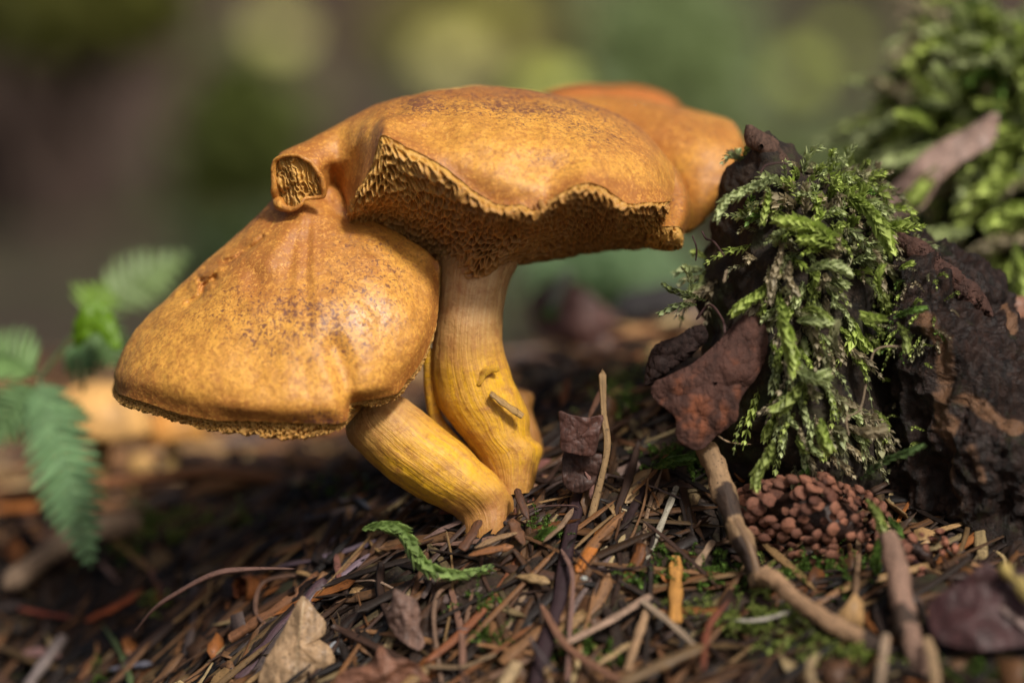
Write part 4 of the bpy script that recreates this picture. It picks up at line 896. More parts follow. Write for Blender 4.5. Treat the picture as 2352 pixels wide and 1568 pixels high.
pebble(1500, 890, 26, 3.5, (.4,.3,.28), 'blurred pinkish lump behind the mossy clod', 'pebble')

# twigs on the right: jointed, thick
def twig(name, label, pts, w, colr, parts=(), wfun=None, nseg=60):
    o = empty(name, W(np.array(pts[-1], float))); tag(o, label, 'twig')
    P = tube(W(np.array(pts, float)), w*K*.5, nseg, 20, .9, wfun or (lambda t: 1+.12*np.sin(t*9)), upv=(0, -1, .3))
    P = P+(.025*fbm(P*3, 4)*2)[..., None]
    n = nseg*20; V = np.concatenate([P.reshape(-1, 3), P[0].mean(0)[None], P[-1].mean(0)[None]])
    F = gfaces(nseg, 20, False, True).tolist()+[[n, (j+1) % 20, j, n] for j in range(20)]+[[n+1, (nseg-1)*20+j, (nseg-1)*20+(j+1) % 20, n+1] for j in range(20)]
    uv = np.concatenate([guv(20, nseg).transpose(1, 0, 2).reshape(-1, 2), [[0, 0], [0, 1]]])
    cc = np.array(colr)*(1+.3*fbm(V*1.5, 3))[:, None]
    cc = np.where((fbm(V*np.array([1.6, 1.6, .9])+5, 3) > .24)[:, None], np.array((.05,.03,.02)), cc)
    build('shaft', V, quads_to_tris(F), M['wood'], o, col=cc, uv=uv)
    return o
t1 = twig('twig', 'long jointed brown twig running from the bark flake down to a kink', [(1622,1030,-.5),(1648,1090,-.8),(1668,1140,-1.0),(1695,1215,-1.25),(1722,1290,-1.5),(1745,1345,-1.7)], 50, (.30,.19,.10), wfun=lambda t: 1.05-.25*t+.18*np.exp(-((t-.3)/.08)**2)+.1*np.sin(t*20))
needle('bark_strip', 'loose curled bark sliver along the right of the jointed twig', 'bark sliver', [(1690,1190,-1.55),(1722,1250,-1.75),(1748,1345,-1.95)], 16, (.24,.14,.07), blunt=True, tip=.15)
twig('twig', 'smooth tan twig continuing from the kink to the lower right', [(1752,1315,-1.9),(1800,1352,-2.2),(1850,1395,-2.5),(1940,1445,-2.9),(2036,1495,-3.2)], 38, (.33,.20,.11), wfun=lambda t: 1.0+.05*np.sin(t*11))
twig('twig', 'thick grey brown blurred twig rising from the bottom edge at the right', [(2040,1228,-2.2),(2058,1300,-2.5),(2075,1400,-2.9),(2100,1500,-3.3),(2120,1620,-3.8)], 46, (.25,.15,.105), wfun=lambda t: .9+.35*t)
twig('twig', 'pale yellow blurred twig end at the right edge', [(2300,1302,-3.4),(2330,1328,-3.5),(2380,1375,-3.7)], 32, (.50,.38,.12))
needle('stick', 'pinkish grey blurred stick over the maroon leaf', 'stick', [(2296,1392,-3.4),(2340,1425,-3.5),(2380,1460,-3.6)], 18, (.33,.23,.20), tip=.1)

# ------------------------------------------------------------------ the mossy clod and the rotten stump
def lump(name, st, ns, nt, mat, r1, r2, label, cat, f1=.9, ridged=0, **kw):
    """closed rows (list of rings of points) -> rough solid"""
    g = np.array([cr(s, nt, True) for s in st]); g = cr(g, ns)
    P = W(g); Nn = gnorm(P, False, True); c = P.mean((0, 1)); Nn *= np.sign(((P-c)*Nn).sum(-1).mean())
    f = fbm(P*f1, 4)
    if ridged: f = f+ridged*(1-2*np.abs(fbm(P*np.array([2.2, 1.2, 1.2])*f1+9, 4)))
    P = P+Nn*(r1*f+r2*fbm(P*5, 4))[..., None]
    o = build(name, P, gfaces(ns, nt, False, True), mat, **kw)
    return tag(o, label, cat), P, Nn, g
def ringrow(v, uL, uR, dF, dB, dv=0):
    m = (uL+uR)/2; h = (uR-uL)/2
    return [(uL, v, (dF+dB)/2), (m-h*.75, v+dv, dF+.25*(dB-dF)), (m, v+dv, dF), (m+h*.75, v+dv, dF+.25*(dB-dF)), (uR, v, (dF+dB)/2), (m+h*.7, v-dv, dB-.2*(dB-dF)), (m, v-dv, dB), (m-h*.7, v-dv, dB-.2*(dB-dF))]
clod, CP, CN, CG = lump('root_clod', [ringrow(305, 1735, 1760, .3, .8), ringrow(345, 1712, 1795, .1, 1.1), ringrow(400, 1668, 1900, -.1, 1.6), ringrow(450, 1655, 1985, -.3, 2.0), ringrow(520, 1645, 2050, -.45, 2.3), ringrow(600, 1628, 2070, -.6, 2.5),
    ringrow(680, 1610, 2050, -.65, 2.6), ringrow(760, 1615, 2040, -.7, 2.6), ringrow(850, 1600, 2040, -.75, 2.6), ringrow(950, 1600, 2050, -.75, 2.6), ringrow(1050, 1640, 2060, -.6, 2.5), ringrow(1150, 1700, 2060, -.2, 2.4), ringrow(1250, 1750, 2060, .1, 2.3)],
    260, 220, M['clod'], .20, .05, 'dark crumbly clod of soil and roots hung with moss', 'soil clod', 1.3)
stump, SP, SN, SG = lump('rotten_stump', [ringrow(535, 2040, 2085, .4, 1.4), ringrow(570, 2030, 2130, .2, 1.9), ringrow(610, 2010, 2200, 0, 2.4), ringrow(660, 2000, 2275, -.2, 2.8), ringrow(730, 1990, 2310, -.4, 3.2), ringrow(800, 1985, 2420, -.6, 3.6),
    ringrow(900, 1980, 2560, -.8, 4), ringrow(1000, 1975, 2660, -.9, 4), ringrow(1100, 1985, 2720, -.9, 4), ringrow(1200, 2000, 2760, -.7, 4), ringrow(1300, 2030, 2800, -.4, 4), ringrow(1420, 2060, 2800, 0, 4)],
    300, 280, M['stump_wood'], .30, .07, 'dark rotten stump wood filling the right side below the moss', 'stump', .9, .8)
_m = np.clip(sum(line_gauss(SG, p, w, a) for p, w, a in [([(2135,740),(2170,800),(2180,860),(2175,930),(2200,970)], 22, 1.2), ([(2180,985),(2210,1040),(2200,1080)], 22, .7), ([(2230,915),(2280,950),(2325,985)], 20, 1.1), ([(2270,730),(2305,790)], 8, 1.0), ([(2150,1180),(2200,1120),(2240,1150)], 24, .5), ([(2250,1020),(2270,1090)], 16, .7), ([(2060,1100),(2100,1150)], 16, .3)])*(1+.9*fbm(SP*3, 4)), 0, 1)
_a = stump.data.color_attributes.new('tint', 'FLOAT_COLOR', 'POINT'); _a.data.foreach_set('color', np.stack([_m, _m*0, _m*0, _m*0+1], -1).astype(np.float32).ravel())
def bark_piece(pts, d, c, label, th=.1, **kw):
    return tag(plate('bark_flake', [(u, v, d) for u, v in pts], M['bark'], th=th, npts=180, rings=36, rough=.14, rfreq=2.4, jag=.04, colr=c, **kw), label, 'bark flake')
bark_piece([(1713,288),(1730,292),(1746,303),(1762,312),(1786,325),(1793,346),(1812,372),(1800,388),(1760,350),(1722,330),(1712,318)], .15, (.10,.055,.038), 'pointed dark bark shard crowning the mossy clod', .14, center=(1752, 335, .0))
bark_piece([(2060,560),(2062,535),(2085,540),(2110,565),(2150,590),(2195,615),(2230,650),(2270,690),(2282,730),(2260,720),(2220,680),(2160,640),(2100,605)], .05, (.075,.035,.025), 'dark ridge of bark along the top of the stump', .22, center=(2170, 632, .0))
bark_piece([(1500,800),(1560,770),(1610,745),(1625,775),(1590,815),(1540,850),(1500,880),(1480,880)], .35, (.03,.015,.012), 'black bark slab half hidden behind the rusty flake', .2)

# ------------------------------------------------------------------ moss sprigs
def sprig_geo(path, w, n, colr, tipc, seed=0, lw=.66, droop=.3, up=None):
    """overlapping pointed leaves in four rows round a stem; path world (k,3)"""
    r = random.Random(seed); C = cr(np.array(path, float), n+1); T = np.gradient(C, axis=0); T /= np.linalg.norm(T, axis=1)[:, None]+1e-9
    up = np.array(up if up is not None else (0.1, -1, .25)); S = np.cross(T, up); S /= np.linalg.norm(S, axis=1)[:, None]+1e-9; U = np.cross(S, T)
    V, F, Cc = [], [], []; k = 0
    col0, col1 = np.array(colr), np.array(tipc)
    for i in range(n):
        t = i/n; ww = w*(min(1, .45+t*3)*(1-.55*max(0, t-.7)/.3))
        for side in ((-1, 1) if i % 2 else (-1, 1, 0)):
            a = side*r.uniform(.85, 1.25)+r.uniform(-.2, .2)
            out = math.sin(a)*S[i]+(math.cos(a)*.9)*(-U[i] if False else U[i])*(.55 if side else .9)
            l = ww*r.uniform(1.4, 2.0); fwd = r.uniform(.8, 1.15)
            d = T[i]*fwd+out*r.uniform(.38, .65); d /= np.linalg.norm(d)
            b = C[i]; sd = np.cross(d, out); sd /= np.linalg.norm(sd)+1e-9; h = l*lw*.5
            cup = np.cross(sd, d)*l*.14
            m1 = b+d*l*.45; tip = b+d*l-np.array([0, 0, 1])*l*droop*.25
            V += [b, m1+sd*h+cup, m1-cup*.6, m1-sd*h+cup, tip]
            F += [[k, k+1, k+2], [k, k+2, k+3], [k+1, k+4, k+2], [k+2, k+4, k+3]]
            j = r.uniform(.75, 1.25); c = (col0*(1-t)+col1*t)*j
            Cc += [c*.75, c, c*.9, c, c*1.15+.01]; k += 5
    # thin stem
    g = tube(C, w*.12, max(4, n//2), 4); kk = g.shape[0]
    Fs = quads_to_tris(gfaces(kk, 4, False, True))+k
    V = np.concatenate([np.array(V), g.reshape(-1, 3)]); F = np.concatenate([np.array(F), Fs]); Cc = np.concatenate([np.array(Cc), np.tile(col0*.6, (kk*4, 1))])
    return V, F, Cc
GREEN = ((.20,.24,.06), (.46,.56,.15)); LIME = ((.26,.34,.07), (.58,.70,.18)); DULL = ((.26,.25,.14), (.48,.48,.26)); OLD = ((.32,.26,.16), (.54,.47,.30)); DEEP = ((.07,.12,.025), (.19,.33,.06)); SOFT = ((.32,.38,.16), (.62,.70,.34))
def sprig(label, pts, w, n, c, seed, cat='moss sprig', group=None, droop=.3, lw=.66):
    V, F, Cc = sprig_geo(W(np.array(pts, float)), w*K*.5, n, c[0], c[1], seed, lw, droop)
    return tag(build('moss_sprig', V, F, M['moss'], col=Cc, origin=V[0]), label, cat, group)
HS = [
 ('pale green feathery sprig reaching down left over the soil, highest on the clod', [(1785,402,-.5),(1750,422,-.7),(1705,440,-.85),(1668,462,-.95),(1643,508,-1.0)], 34, 26, SOFT),
 ('short sprig hanging just below the highest pale sprig', [(1762,430,-.5),(1762,465,-.75),(1750,518,-.85)], 26, 14, LIME),
 ('large bright sprig with fanned tips pointing left in the middle of the clod', [(1945,560,-.6),(1900,540,-.9),(1850,518,-1.05),(1778,503,-1.1)], 46, 24, LIME),
 ('second fanned branch right under the large bright sprig', [(1935,575,-.6),(1890,555,-.95),(1830,548,-1.05)], 36, 14, LIME),
 ('broad sprig drooping down the right shoulder of the clod', [(1935,450,-.3),(1985,475,-.6),(2025,525,-.7),(2052,580,-.7)], 46, 26, LIME),
 ('small upright sprig on the right shoulder of the clod', [(1960,480,-.3),(1975,455,-.45),(1988,428,-.5)], 30, 12, LIME),
 ('tuft of thin leaves at the far right tip of the clod', [(2025,525,-.3),(2055,520,-.5),(2088,512,-.5)], 34, 14, LIME),
 ('smooth arching sprig in the centre pointing right', [(1850,625,-.9),(1890,608,-1.1),(1925,612,-1.1),(1958,632,-1.0)], 32, 18, SOFT),
 ('bright sprig slanting down left to the top of the rusty flake', [(1768,645,-.7),(1745,672,-.95),(1712,695,-1.05),(1680,722,-1.05)], 34, 18, LIME),
 ('long bright green sprig hanging straight down beside the rusty flake', [(1788,672,-.8),(1797,720,-1.15),(1808,770,-1.25),(1818,815,-1.25),(1820,862,-1.2)], 40, 28, LIME),
 ('light sprig lying level right of the long hanging one', [(1830,738,-.9),(1868,735,-1.05),(1912,742,-1.0)], 36, 14, SOFT),
 ('second level sprig just above the first', [(1840,712,-.9),(1872,712,-1.05),(1905,735,-1.05)], 28, 12, GREEN),
 ('grey dead sprig hanging next to the long bright one', [(1800,560,-.8),(1785,610,-1.0),(1775,650,-1.05),(1768,700,-1.0)], 26, 18, OLD),
 ('grey olive dead sprig with a forked tip in the clod centre', [(1815,600,-.8),(1812,640,-1.05),(1835,680,-1.05)], 28, 14, OLD),
 ('dull grey sprig rising right of the clod centre', [(1925,820,-.9),(1915,780,-1.0),(1925,735,-1.0)], 30, 14, DULL),
 ('small bright upright shoot on the stump top', [(2022,680,-.6),(2015,645,-.8),(2030,605,-.8)], 26, 14, LIME),
 ('tiny green rosette on the stump edge', [(2065,620,-.4),(2080,610,-.5),(2100,602,-.5)], 20, 8, LIME),
 ('bright sprig spreading left low on the stump top', [(2040,735,-.9),(2010,730,-1.1),(1978,722,-1.1)], 28, 12, LIME),
 ('dark green sprig spreading right on the stump top', [(2050,730,-.8),(2090,715,-1.0),(2130,706,-.9)], 22, 14, DEEP),
 ('green sprig hanging off the stump top', [(2060,740,-.9),(2078,770,-1.05),(2085,810,-1.0)], 24, 12, GREEN),
 ('olive sprig poking out to the left of the clod, upper of two', [(1620,690,-.2),(1585,678,-.3),(1550,668,-.3),(1518,650,-.3)], 22, 14, ((.09,.11,.03),(.24,.30,.10))),
 ('olive sprig poking out to the left of the clod, lower of two', [(1600,700,-.2),(1560,702,-.4),(1510,722,-.4)], 24, 12, ((.12,.15,.05),(.34,.42,.18))),
 ('pale stalked sprig on the dark left flank of the clod', [(1588,668,-.5),(1583,630,-.6),(1570,612,-.6)], 20, 10, SOFT),
 ('green curved sprig low in the hanging moss', [(1845,872,-1.0),(1825,905,-1.15),(1805,925,-1.15),(1775,940,-1.1)], 36, 16, GREEN),
 ('dense green tuft under the long hanging sprig', [(1830,850,-1.0),(1860,865,-1.2),(1905,860,-1.15)], 40, 16, SOFT),
 ('green sprig hanging in front of the cone, left', [(1775,1010,-1.0),(1765,1045,-1.15),(1745,1080,-1.15),(1735,1125,-1.1)], 34, 18, GREEN),
 ('pale fringed sprig at the right end of the hanging moss', [(1960,985,-1.1),(2000,990,-1.2),(2028,985,-1.2)], 34, 14, OLD),
 ('bright green tuft in the lower hanging moss', [(1885,960,-1.1),(1890,1000,-1.25),(1905,1030,-1.2)], 40, 14, LIME),
 ('dark green trailing sprig right of the cone top', [(1975,1100,-.9),(2030,1060,-1.15),(2080,1040,-1.25),(2125,1020,-1.25)], 24, 20, ((.06,.10,.03),(.17,.27,.09))),
 ('leafy green sprig draped over the right end of the cone', [(1990,1145,-1.5),(2015,1180,-1.6),(2030,1225,-1.6)], 30, 14, GREEN),
 ('green sprig standing behind the thick blurred twig', [(2040,1185,-1.2),(2060,1220,-1.3),(2062,1290,-1.3)], 34, 16, DEEP),
 ('dark green sprig right of the thick blurred twig', [(2020,1350,-1.6),(2012,1290,-1.7),(2020,1240,-1.7)], 30, 14, DEEP),
 ('bright green moss sprig winding through the litter before the stems', [(832,1216,-.85),(870,1208,-.85),(910,1215,-.85),(940,1245,-.9),(965,1285,-1.0),(1005,1312,-1.1),(1060,1318,-1.1),(1135,1300,-1.0)], 46, 34, ((.20,.30,.08),(.36,.50,.16))),
 ('dark green sprig right of the stem foot', [(1215,1262,-.6),(1240,1235,-.7),(1275,1215,-.7)], 34, 14, DEEP),
 ('dark green sprig under the rusty flake', [(1500,1075,.1),(1540,1060,0),(1590,1052,0)], 36, 18, DEEP),
]
for k, (lb, pts, w, n, c) in enumerate(HS): sprig(lb, pts, w, n, c, 100+k)
# moss hanging over the clod, too dense to count
VV, FF, CC = [], [], []; off = 0
def add_sprig(p0, dirv, ln, w, c, seed, nn=9, curl=.35, up=None):
    global off
    r = random.Random(seed); d = np.array(dirv, float); d /= np.linalg.norm(d)
    side = np.array([r.gauss(0, 1), r.gauss(0, .5), r.gauss(0, 1)])*curl
    pts = [p0, p0+(d+side*.2)*ln*.4, p0+(d+side*.5)*ln*.75, p0+(d+side-np.array([0, 0, .3]))*ln]
    V, F, C_ = sprig_geo(pts, w, nn, c[0], c[1], seed, .62, .3, up)
    VV.append(V); FF.append(F+off); CC.append(C_); off += len(V)
dens = attr_gauss(CG, [(1880,500,120,70,1.0),(1850,640,90,90,.9),(1860,820,100,110,.9),(1880,980,110,70,1.0),(1690,370,30,30,.22),(1990,540,60,80,.8),(1640,620,30,40,.4),(1960,420,60,30,.6)])
vis = (CN[..., 1] < .15)
idx = np.argwhere(vis & (dens > .15)); rr_ = random.Random(5)
pick = 0
while pick < 400:
    i, j = idx[rr_.randrange(len(idx))]
    if rr_.random() > dens[i, j]: continue
    p = CP[i, j]; nrm = CN[i, j]; u, v = CG[i, j, :2]; pick += 1
    c = rr_.choices([GREEN, LIME, DULL, OLD, DEEP, SOFT], [2, 4, 4, 6, .3, 5])[0]
    low_ = smooth(500, 700, v)
    d = nrm*.7+np.array([rr_.gauss(0, .5), -.1, -1.0*low_+.2*(1-low_)+rr_.gauss(0, .4)])
    j_ = rr_.uniform(.8, 1.3); add_sprig(p-nrm*.03, d, rr_.uniform(.22, .6), rr_.uniform(.05, .10), tuple(tuple(q*j_ for q in cc) for cc in c), 1000+pick)
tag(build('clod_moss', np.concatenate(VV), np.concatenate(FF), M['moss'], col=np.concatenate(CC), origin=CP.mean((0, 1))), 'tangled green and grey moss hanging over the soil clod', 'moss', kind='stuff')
VV, FF, CC = [], [], []; off = 0
# tufts in the litter and on the stump
for (u, v, ru, rv, n, c) in [(1540,1060,60,25,26,DEEP),(1620,1080,40,20,16,DEEP),(1420,915,60,40,50,GREEN),(1480,870,30,30,20,GREEN),(1440,940,40,30,20,DEEP),(1250,1230,40,30,22,DEEP),(1110,1400,30,25,22,DEEP),(1480,1350,40,20,20,DEEP),(1700,1450,50,25,34,GREEN),(1780,1440,60,30,40,GREEN),
      (1640,1340,60,60,40,DEEP),(1860,1330,60,40,40,DEEP),(1850,1500,120,30,60,GREEN),(1960,1520,60,30,30,LIME),(1330,1500,60,30,30,DEEP),(1130,1480,30,30,12,DEEP),(1760,1350,60,40,30,GREEN),(1960,1340,40,50,34,DEEP),(340,1215,40,30,50,DEEP),(380,1240,60,20,30,GREEN),(300,1290,40,30,20,DEEP),(430,1200,50,10,20,GREEN),(550,1205,50,12,16,GREEN),(370,1395,30,20,16,GREEN),
      (240,1560,60,20,16,DEEP),(1540,1320,30,40,14,DEEP),(1570,1420,60,30,20,GREEN),(1400,1540,60,20,16,DEEP),(2250,1560,120,20,24,DEEP),(760,1140,100,30,20,DEEP)]:
    for q in range(int(n*1.5)):
        uu, vv = rr_.gauss(u, ru*.5), rr_.gauss(v, rv*.5); p = W((uu, vv, hit(uu, vv)-.02))
        add_sprig(p, (rr_.gauss(0, .6), -.4, .8), rr_.uniform(.15, .38), rr_.uniform(.025, .05), c, 5000+q+int(u), 8)
sv = np.argwhere((SN[..., 1] < .1)); sd_ = attr_gauss(SG, [(2050,700,60,60,1.0),(2010,900,60,60,.35),(2100,770,60,50,.6),(2060,1000,60,60,.2),(2060,1200,30,60,.4)])
k = 0
while k < 150:
    i, j = sv[rr_.randrange(len(sv))]
    if rr_.random() > sd_[i, j]: continue
    k += 1; add_sprig(SP[i, j], SN[i, j]+np.array([rr_.gauss(0, .5), 0, rr_.gauss(-.3, .5)]), rr_.uniform(.12, .35), rr_.uniform(.022, .045), rr_.choice([GREEN, DEEP, LIME, OLD, DULL]), 9000+k, 7)
tag(build('ground_moss', np.concatenate(VV), np.concatenate(FF), M['moss'], col=np.concatenate(CC), origin=(0, 0, -3)), 'small dark green moss tufts growing in the litter and on the stump', 'moss', kind='stuff')
# fine roots
RL = [('thin wavy purplish root hanging below the clod edge', [(1612,530),(1622,548),(1640,556),(1665,590)], 5), ('thin dark root on the upper soil of the clod', [(1745,400),(1760,380),(1795,374),(1812,378)], 5),
      ('thin black root sticking up left of the clod', [(1590,540),(1600,570),(1598,600)], 4), ('pale curly root in the hanging moss', [(1990,880),(1975,940),(1945,960),(1950,1000)], 5), ('reddish root curling on the clod left flank', [(1598,735),(1630,700),(1660,735),(1665,765)], 6),
      ('short rusty root standing on the clod left side', [(1662,650),(1668,625),(1672,620)], 7), ('fine tan root looping right of the hanging moss', [(2000,830),(2010,805),(2040,795),(2090,798)], 5)]
for lb, pts, w in RL:
    needle('rootlet', lb, 'root', [(u, v, -.95 if u > 1640 else -.3) for u, v in pts], w, (.10,.05,.045) if 'pale' not in lb and 'tan' not in lb else (.36,.27,.17), tip=.05, flat=1, depth=None)

# ------------------------------------------------------------------ cones
def cone(label, cu, cv, cd, half_l, half_w, ang, n_scales, colr, cut=1.0):
    o = empty('spruce_cone', W((cu, cv, cd))); tag(o, label, 'cone')
    ax = np.array([math.cos(ang), -.25, math.sin(ang)]); ax /= np.linalg.norm(ax)
    s1 = np.cross(ax, [0, -1, 0]); s1 /= np.linalg.norm(s1); s2 = np.cross(ax, s1); c = W((cu, cv, cd))
    L, Rr = half_l*K, half_w*K
    th = np.linspace(0, np.pi, 24); ph = np.linspace(0, 2*np.pi, 24, endpoint=False); T, Ph = np.meshgrid(th, ph, indexing='ij')
    P = c+(np.cos(T)*L*.93)[..., None]*ax+(np.sin(T)*Rr*.85)[..., None]*(np.cos(Ph)[..., None]*s1+np.sin(Ph)[..., None]*s2)
    build('core', P, gfaces(24, 24, False, True), M['cone'], o, col=[(.035,.014,.008)], uv=guv(24, 24))
    # one scale shape, shared
    a = np.linspace(0, 2*np.pi, 12, endpoint=False); rad = np.linspace(.05, 1, 5)
    A, Rd = np.meshgrid(a, rad, indexing='ij'); q = (np.abs(np.cos(A))**1.5+np.abs(np.sin(A))**1.5)**(-.6667)*1.12*(1+.06*np.cos(5*A+1))
    S = np.stack([np.cos(A)*Rd*q, np.sin(A)*Rd*q*1.0, .42*(1-Rd**2.6)-.1+.14*np.exp(-(np.sin(A)*Rd/.22)**2)*(1-Rd)+.10*np.cos(A)*Rd], -1).reshape(-1, 3)
    meshes = []
    for v_ in range(4):
        S2 = S*(1+.12*np.random.RandomState(v_).randn(len(S), 1)*.5)
        sk = np.concatenate([S2, S2[[i*5+4 for i in range(12)]]*np.array([.6, .6, 1])-np.array([0, 0, .8])])
        F = gfaces(12, 5, True).tolist()+[[i*5+4, ((i+1) % 12)*5+4, 60+(i+1) % 12, 60+i] for i in range(12)]
        ob = build('scale', sk, np.array(F), M['cone'], o, col=[tuple(x*(1+.12*(v_-1.5)) for x in colr)], uv=np.concatenate([guv(12, 5).reshape(-1, 2), np.zeros((12, 2))]))
        meshes.append(ob.data); bpy.data.objects.remove(ob)
    for i in range(n_scales):
        x = -1+2*(i+.5)/n_scales
        if x > cut: continue
        phi = i*2.399963; r = math.sqrt(max(0, 1-x*x))**.8
        nrm = np.array(ax*(x*.55+.35))+r*(math.cos(phi)*s1+math.sin(phi)*s2)
        p = c+ax*x*L+Rr*r*(math.cos(phi)*s1+math.sin(phi)*s2); nrm /= np.linalg.norm(nrm)
        m_ = meshes[i % 4]; ob = bpy.data.objects.new('scale', m_); link(ob, o)
        ob.location = tuple(p-np.array(o.location)); nn = Vector(nrm)+Vector((RNG.gauss(0, .17), RNG.gauss(0, .17), RNG.gauss(0, .17)))
        ob.rotation_euler = nn.to_track_quat('Z', 'Y').to_euler(); s = math.sqrt(4*math.pi*L*Rr/n_scales)*.66*RNG.choice([.7, .85, .95, 1.0, 1.1, 1.2]); ob.scale = (s, s*RNG.uniform(.6, 1.05), s*RNG.uniform(.6, .9))
    for m_ in meshes: m_.materials[0] = M['cone']
    return o
cone('reddish brown knobbly cone lying under the hanging moss', 1872, 1192, -.62, 120, 72, -.22, 250, (.27,.115,.07))
cone('small broken cone end poking out right of the thick blurred twig', 2112, 1268, -1.2, 36, 22, -.5, 40, (.32,.13,.08))

# ------------------------------------------------------------------ mossy bank behind on the right
bank, BP, BN, BG = lump('mossy_bank', [ringrow(110, 2290, 2420, 5.5, 8), ringrow(180, 2210, 2700, 5, 9), ringrow(280, 2150, 2800, 4.8, 10), ringrow(380, 2110, 2900, 4.6, 11), ringrow(480, 2060, 3000, 4.4, 12), ringrow(600, 2060, 3100, 4.2, 12), ringrow(720, 2080, 3100, 4.0, 12), ringrow(900, 2050, 3100, 3.8, 12), ringrow(1100, 2050, 3100, 3.6, 12)],
    120, 120, M['clod'], .35, .08, 'tall dark bank covered in moss behind the stump', 'bank', .6)
VV, FF, CC = [], [], []; off = 0
idx = np.argwhere((BN[..., 1] < .35)); k = 0
bd_ = attr_gauss(BG, [(2250,180,120,90,1),(2200,330,110,90,.6),(2330,300,120,120,.9),(2150,540,110,60,.7),(2330,500,100,80,.8),(2330,620,60,60,.8)])+.1
while k < 360:
    i, j = idx[rr_.randrange(len(idx))]
    if rr_.random() > bd_[i, j] or BG[i, j, 0] > 2600: continue
    k += 1; p = BP[i, j]; nrm = BN[i, j]
    add_sprig(p-nrm*.1, nrm*.8+np.array([rr_.gauss(-.4, .5), -.2, rr_.gauss(-.1, .5)]), rr_.uniform(.7, 1.5), rr_.uniform(.11, .19), rr_.choices([GREEN, LIME, SOFT, OLD, DEEP], [4, 3, 4, 2, 1])[0], 20000+k, 14)
tag(build('bank_moss', np.concatenate(VV), np.concatenate(FF), M['moss'], col=np.concatenate(CC), origin=BP.mean((0, 1))), 'thick bright green feathery moss blurred on the bank', 'moss', kind='stuff')
for k, (lb, pts, w) in enumerate([('blurred pointed sprig sticking out left of the bank', [(2180,390,4.2),(2150,400,3.9),(2120,430,3.8),(2095,455,3.8)], 60), ('pale blurred sprig sticking up at the top of the bank', [(2200,230,4.6),(2170,190,4.4),(2150,160,4.4)], 56),
        ('thin blurred sprig on the left edge of the bank, high', [(2150,300,4.6),(2110,275,4.4),(2062,262,4.4)], 46), ('thin blurred sprig low on the left edge of the bank', [(2150,330,4.6),(2090,360,4.4),(2030,378,4.4)], 50),
        ('blurred sprig hanging over the stump from the bank', [(2330,560,3.0),(2345,620,2.8),(2348,680,2.8)], 60), ('level blurred sprig between the clod and the bank', [(2230,530,3.8),(2160,540,3.6),(2090,560,3.6)], 60), ('blurred bright sprig at the right edge of the bank', [(2390,470,3.6),(2320,490,3.4),(2270,520,3.4)], 64)]):
    sprig(lb, pts, w, 22, SOFT if k % 2 else LIME, 300+k)
tag(plate('dead_leaf', [(2110,360,4.0),(2230,290,4.0),(2290,260,4.1),(2280,330,4.0),(2220,370,3.9),(2160,420,3.8),(2120,480,3.7),(2050,500,3.8),(2030,470,3.9)], M['litter'], th=.04, rough=.25, rfreq=1, jag=.04, colr=(.30,.20,.16), center=(2160,395,3.8)), 'pinkish brown blurred leaf caught in the mossy bank', 'leaf')
tag(plate('dead_leaf', [(2310,690,1.6),(2350,680,1.6),(2400,690,1.6),(2400,790,1.5),(2340,785,1.5),(2305,750,1.5)], M['litter'], th=.04, rough=.2, rfreq=1, colr=(.26,.12,.07)), 'reddish brown leaf behind the stump at the right edge', 'leaf')

# ------------------------------------------------------------------ fern at the left
def fern(label, pinnae, stalk, seed):
    o = empty('fern_frond', W(np.array(stalk[-1], float))); tag(o, label, 'fern')
    r = random.Random(seed)
    P = tube(W(np.array(stalk, float)), .035, 40, 6); build('stalk', P, gfaces(40, 6, False, True), M['green'], o, col=[(.12,.16,.05)], uv=guv(40, 6))
    for pts, w, n, c in pinnae:
        C = cr(W(np.array(pts, float)), n+2); T = np.gradient(C, axis=0); T /= np.linalg.norm(T, axis=1)[:, None]
        ax = tube(C, .02, 20, 5)
        rb = build('midrib', ax, gfaces(20, 5, False, True), M['green'], o, col=[tuple(x*.8 for x in c)], uv=guv(20, 5))
        S = np.cross(T, np.array([0, -1, .15])); S /= np.linalg.norm(S, axis=1)[:, None]
        for i in range(1, n+1):
            t = i/n; l = w*K*(.35+.65*math.sin(math.pi*min(1, .18+t*.0+(1-t)*.8)))*(1-.75*t**1.6)
            for sd in (-1, 1):
                d = S[i]*sd*1.0+T[i]*.55+np.array([0, r.gauss(0, .12), 0]); d /= np.linalg.norm(d)
                sp = np.linalg.norm(C[min(i+1, n)]-C[i-1])*.5*.50
                m_, k_ = 7, 5
                a = np.linspace(0, 1, m_); b = np.linspace(-1, 1, k_)
                wd = sp*(1-a**2.2)**.7*(1+.12*np.sin(a*26))+.004
                nrm = np.cross(d, T[i]); nrm /= np.linalg.norm(nrm)
                side = T[i]
                g = C[i][None, None]+d[None, None]*(a*l)[:, None, None]+side[None, None]*(wd[:, None]*b[None, :])[..., None]+nrm[None, None]*((b[None, :]**2)*wd[:, None]*.35-(a**2)[:, None]*l*.12)[..., None]
                top = g.reshape(-1, 3); V = np.concatenate([top, top-nrm*.006]); Fq = gfaces(m_, k_); F = np.concatenate([Fq, Fq[:, ::-1]+m_*k_])
                j = r.uniform(.85, 1.15)
                build('leaflet', V, F, M['green'], o, col=[tuple(x*j for x in c)], uv=np.concatenate([guv(m_, k_).reshape(-1, 2)]*2))
    return o
FG = (.085,.20,.075)
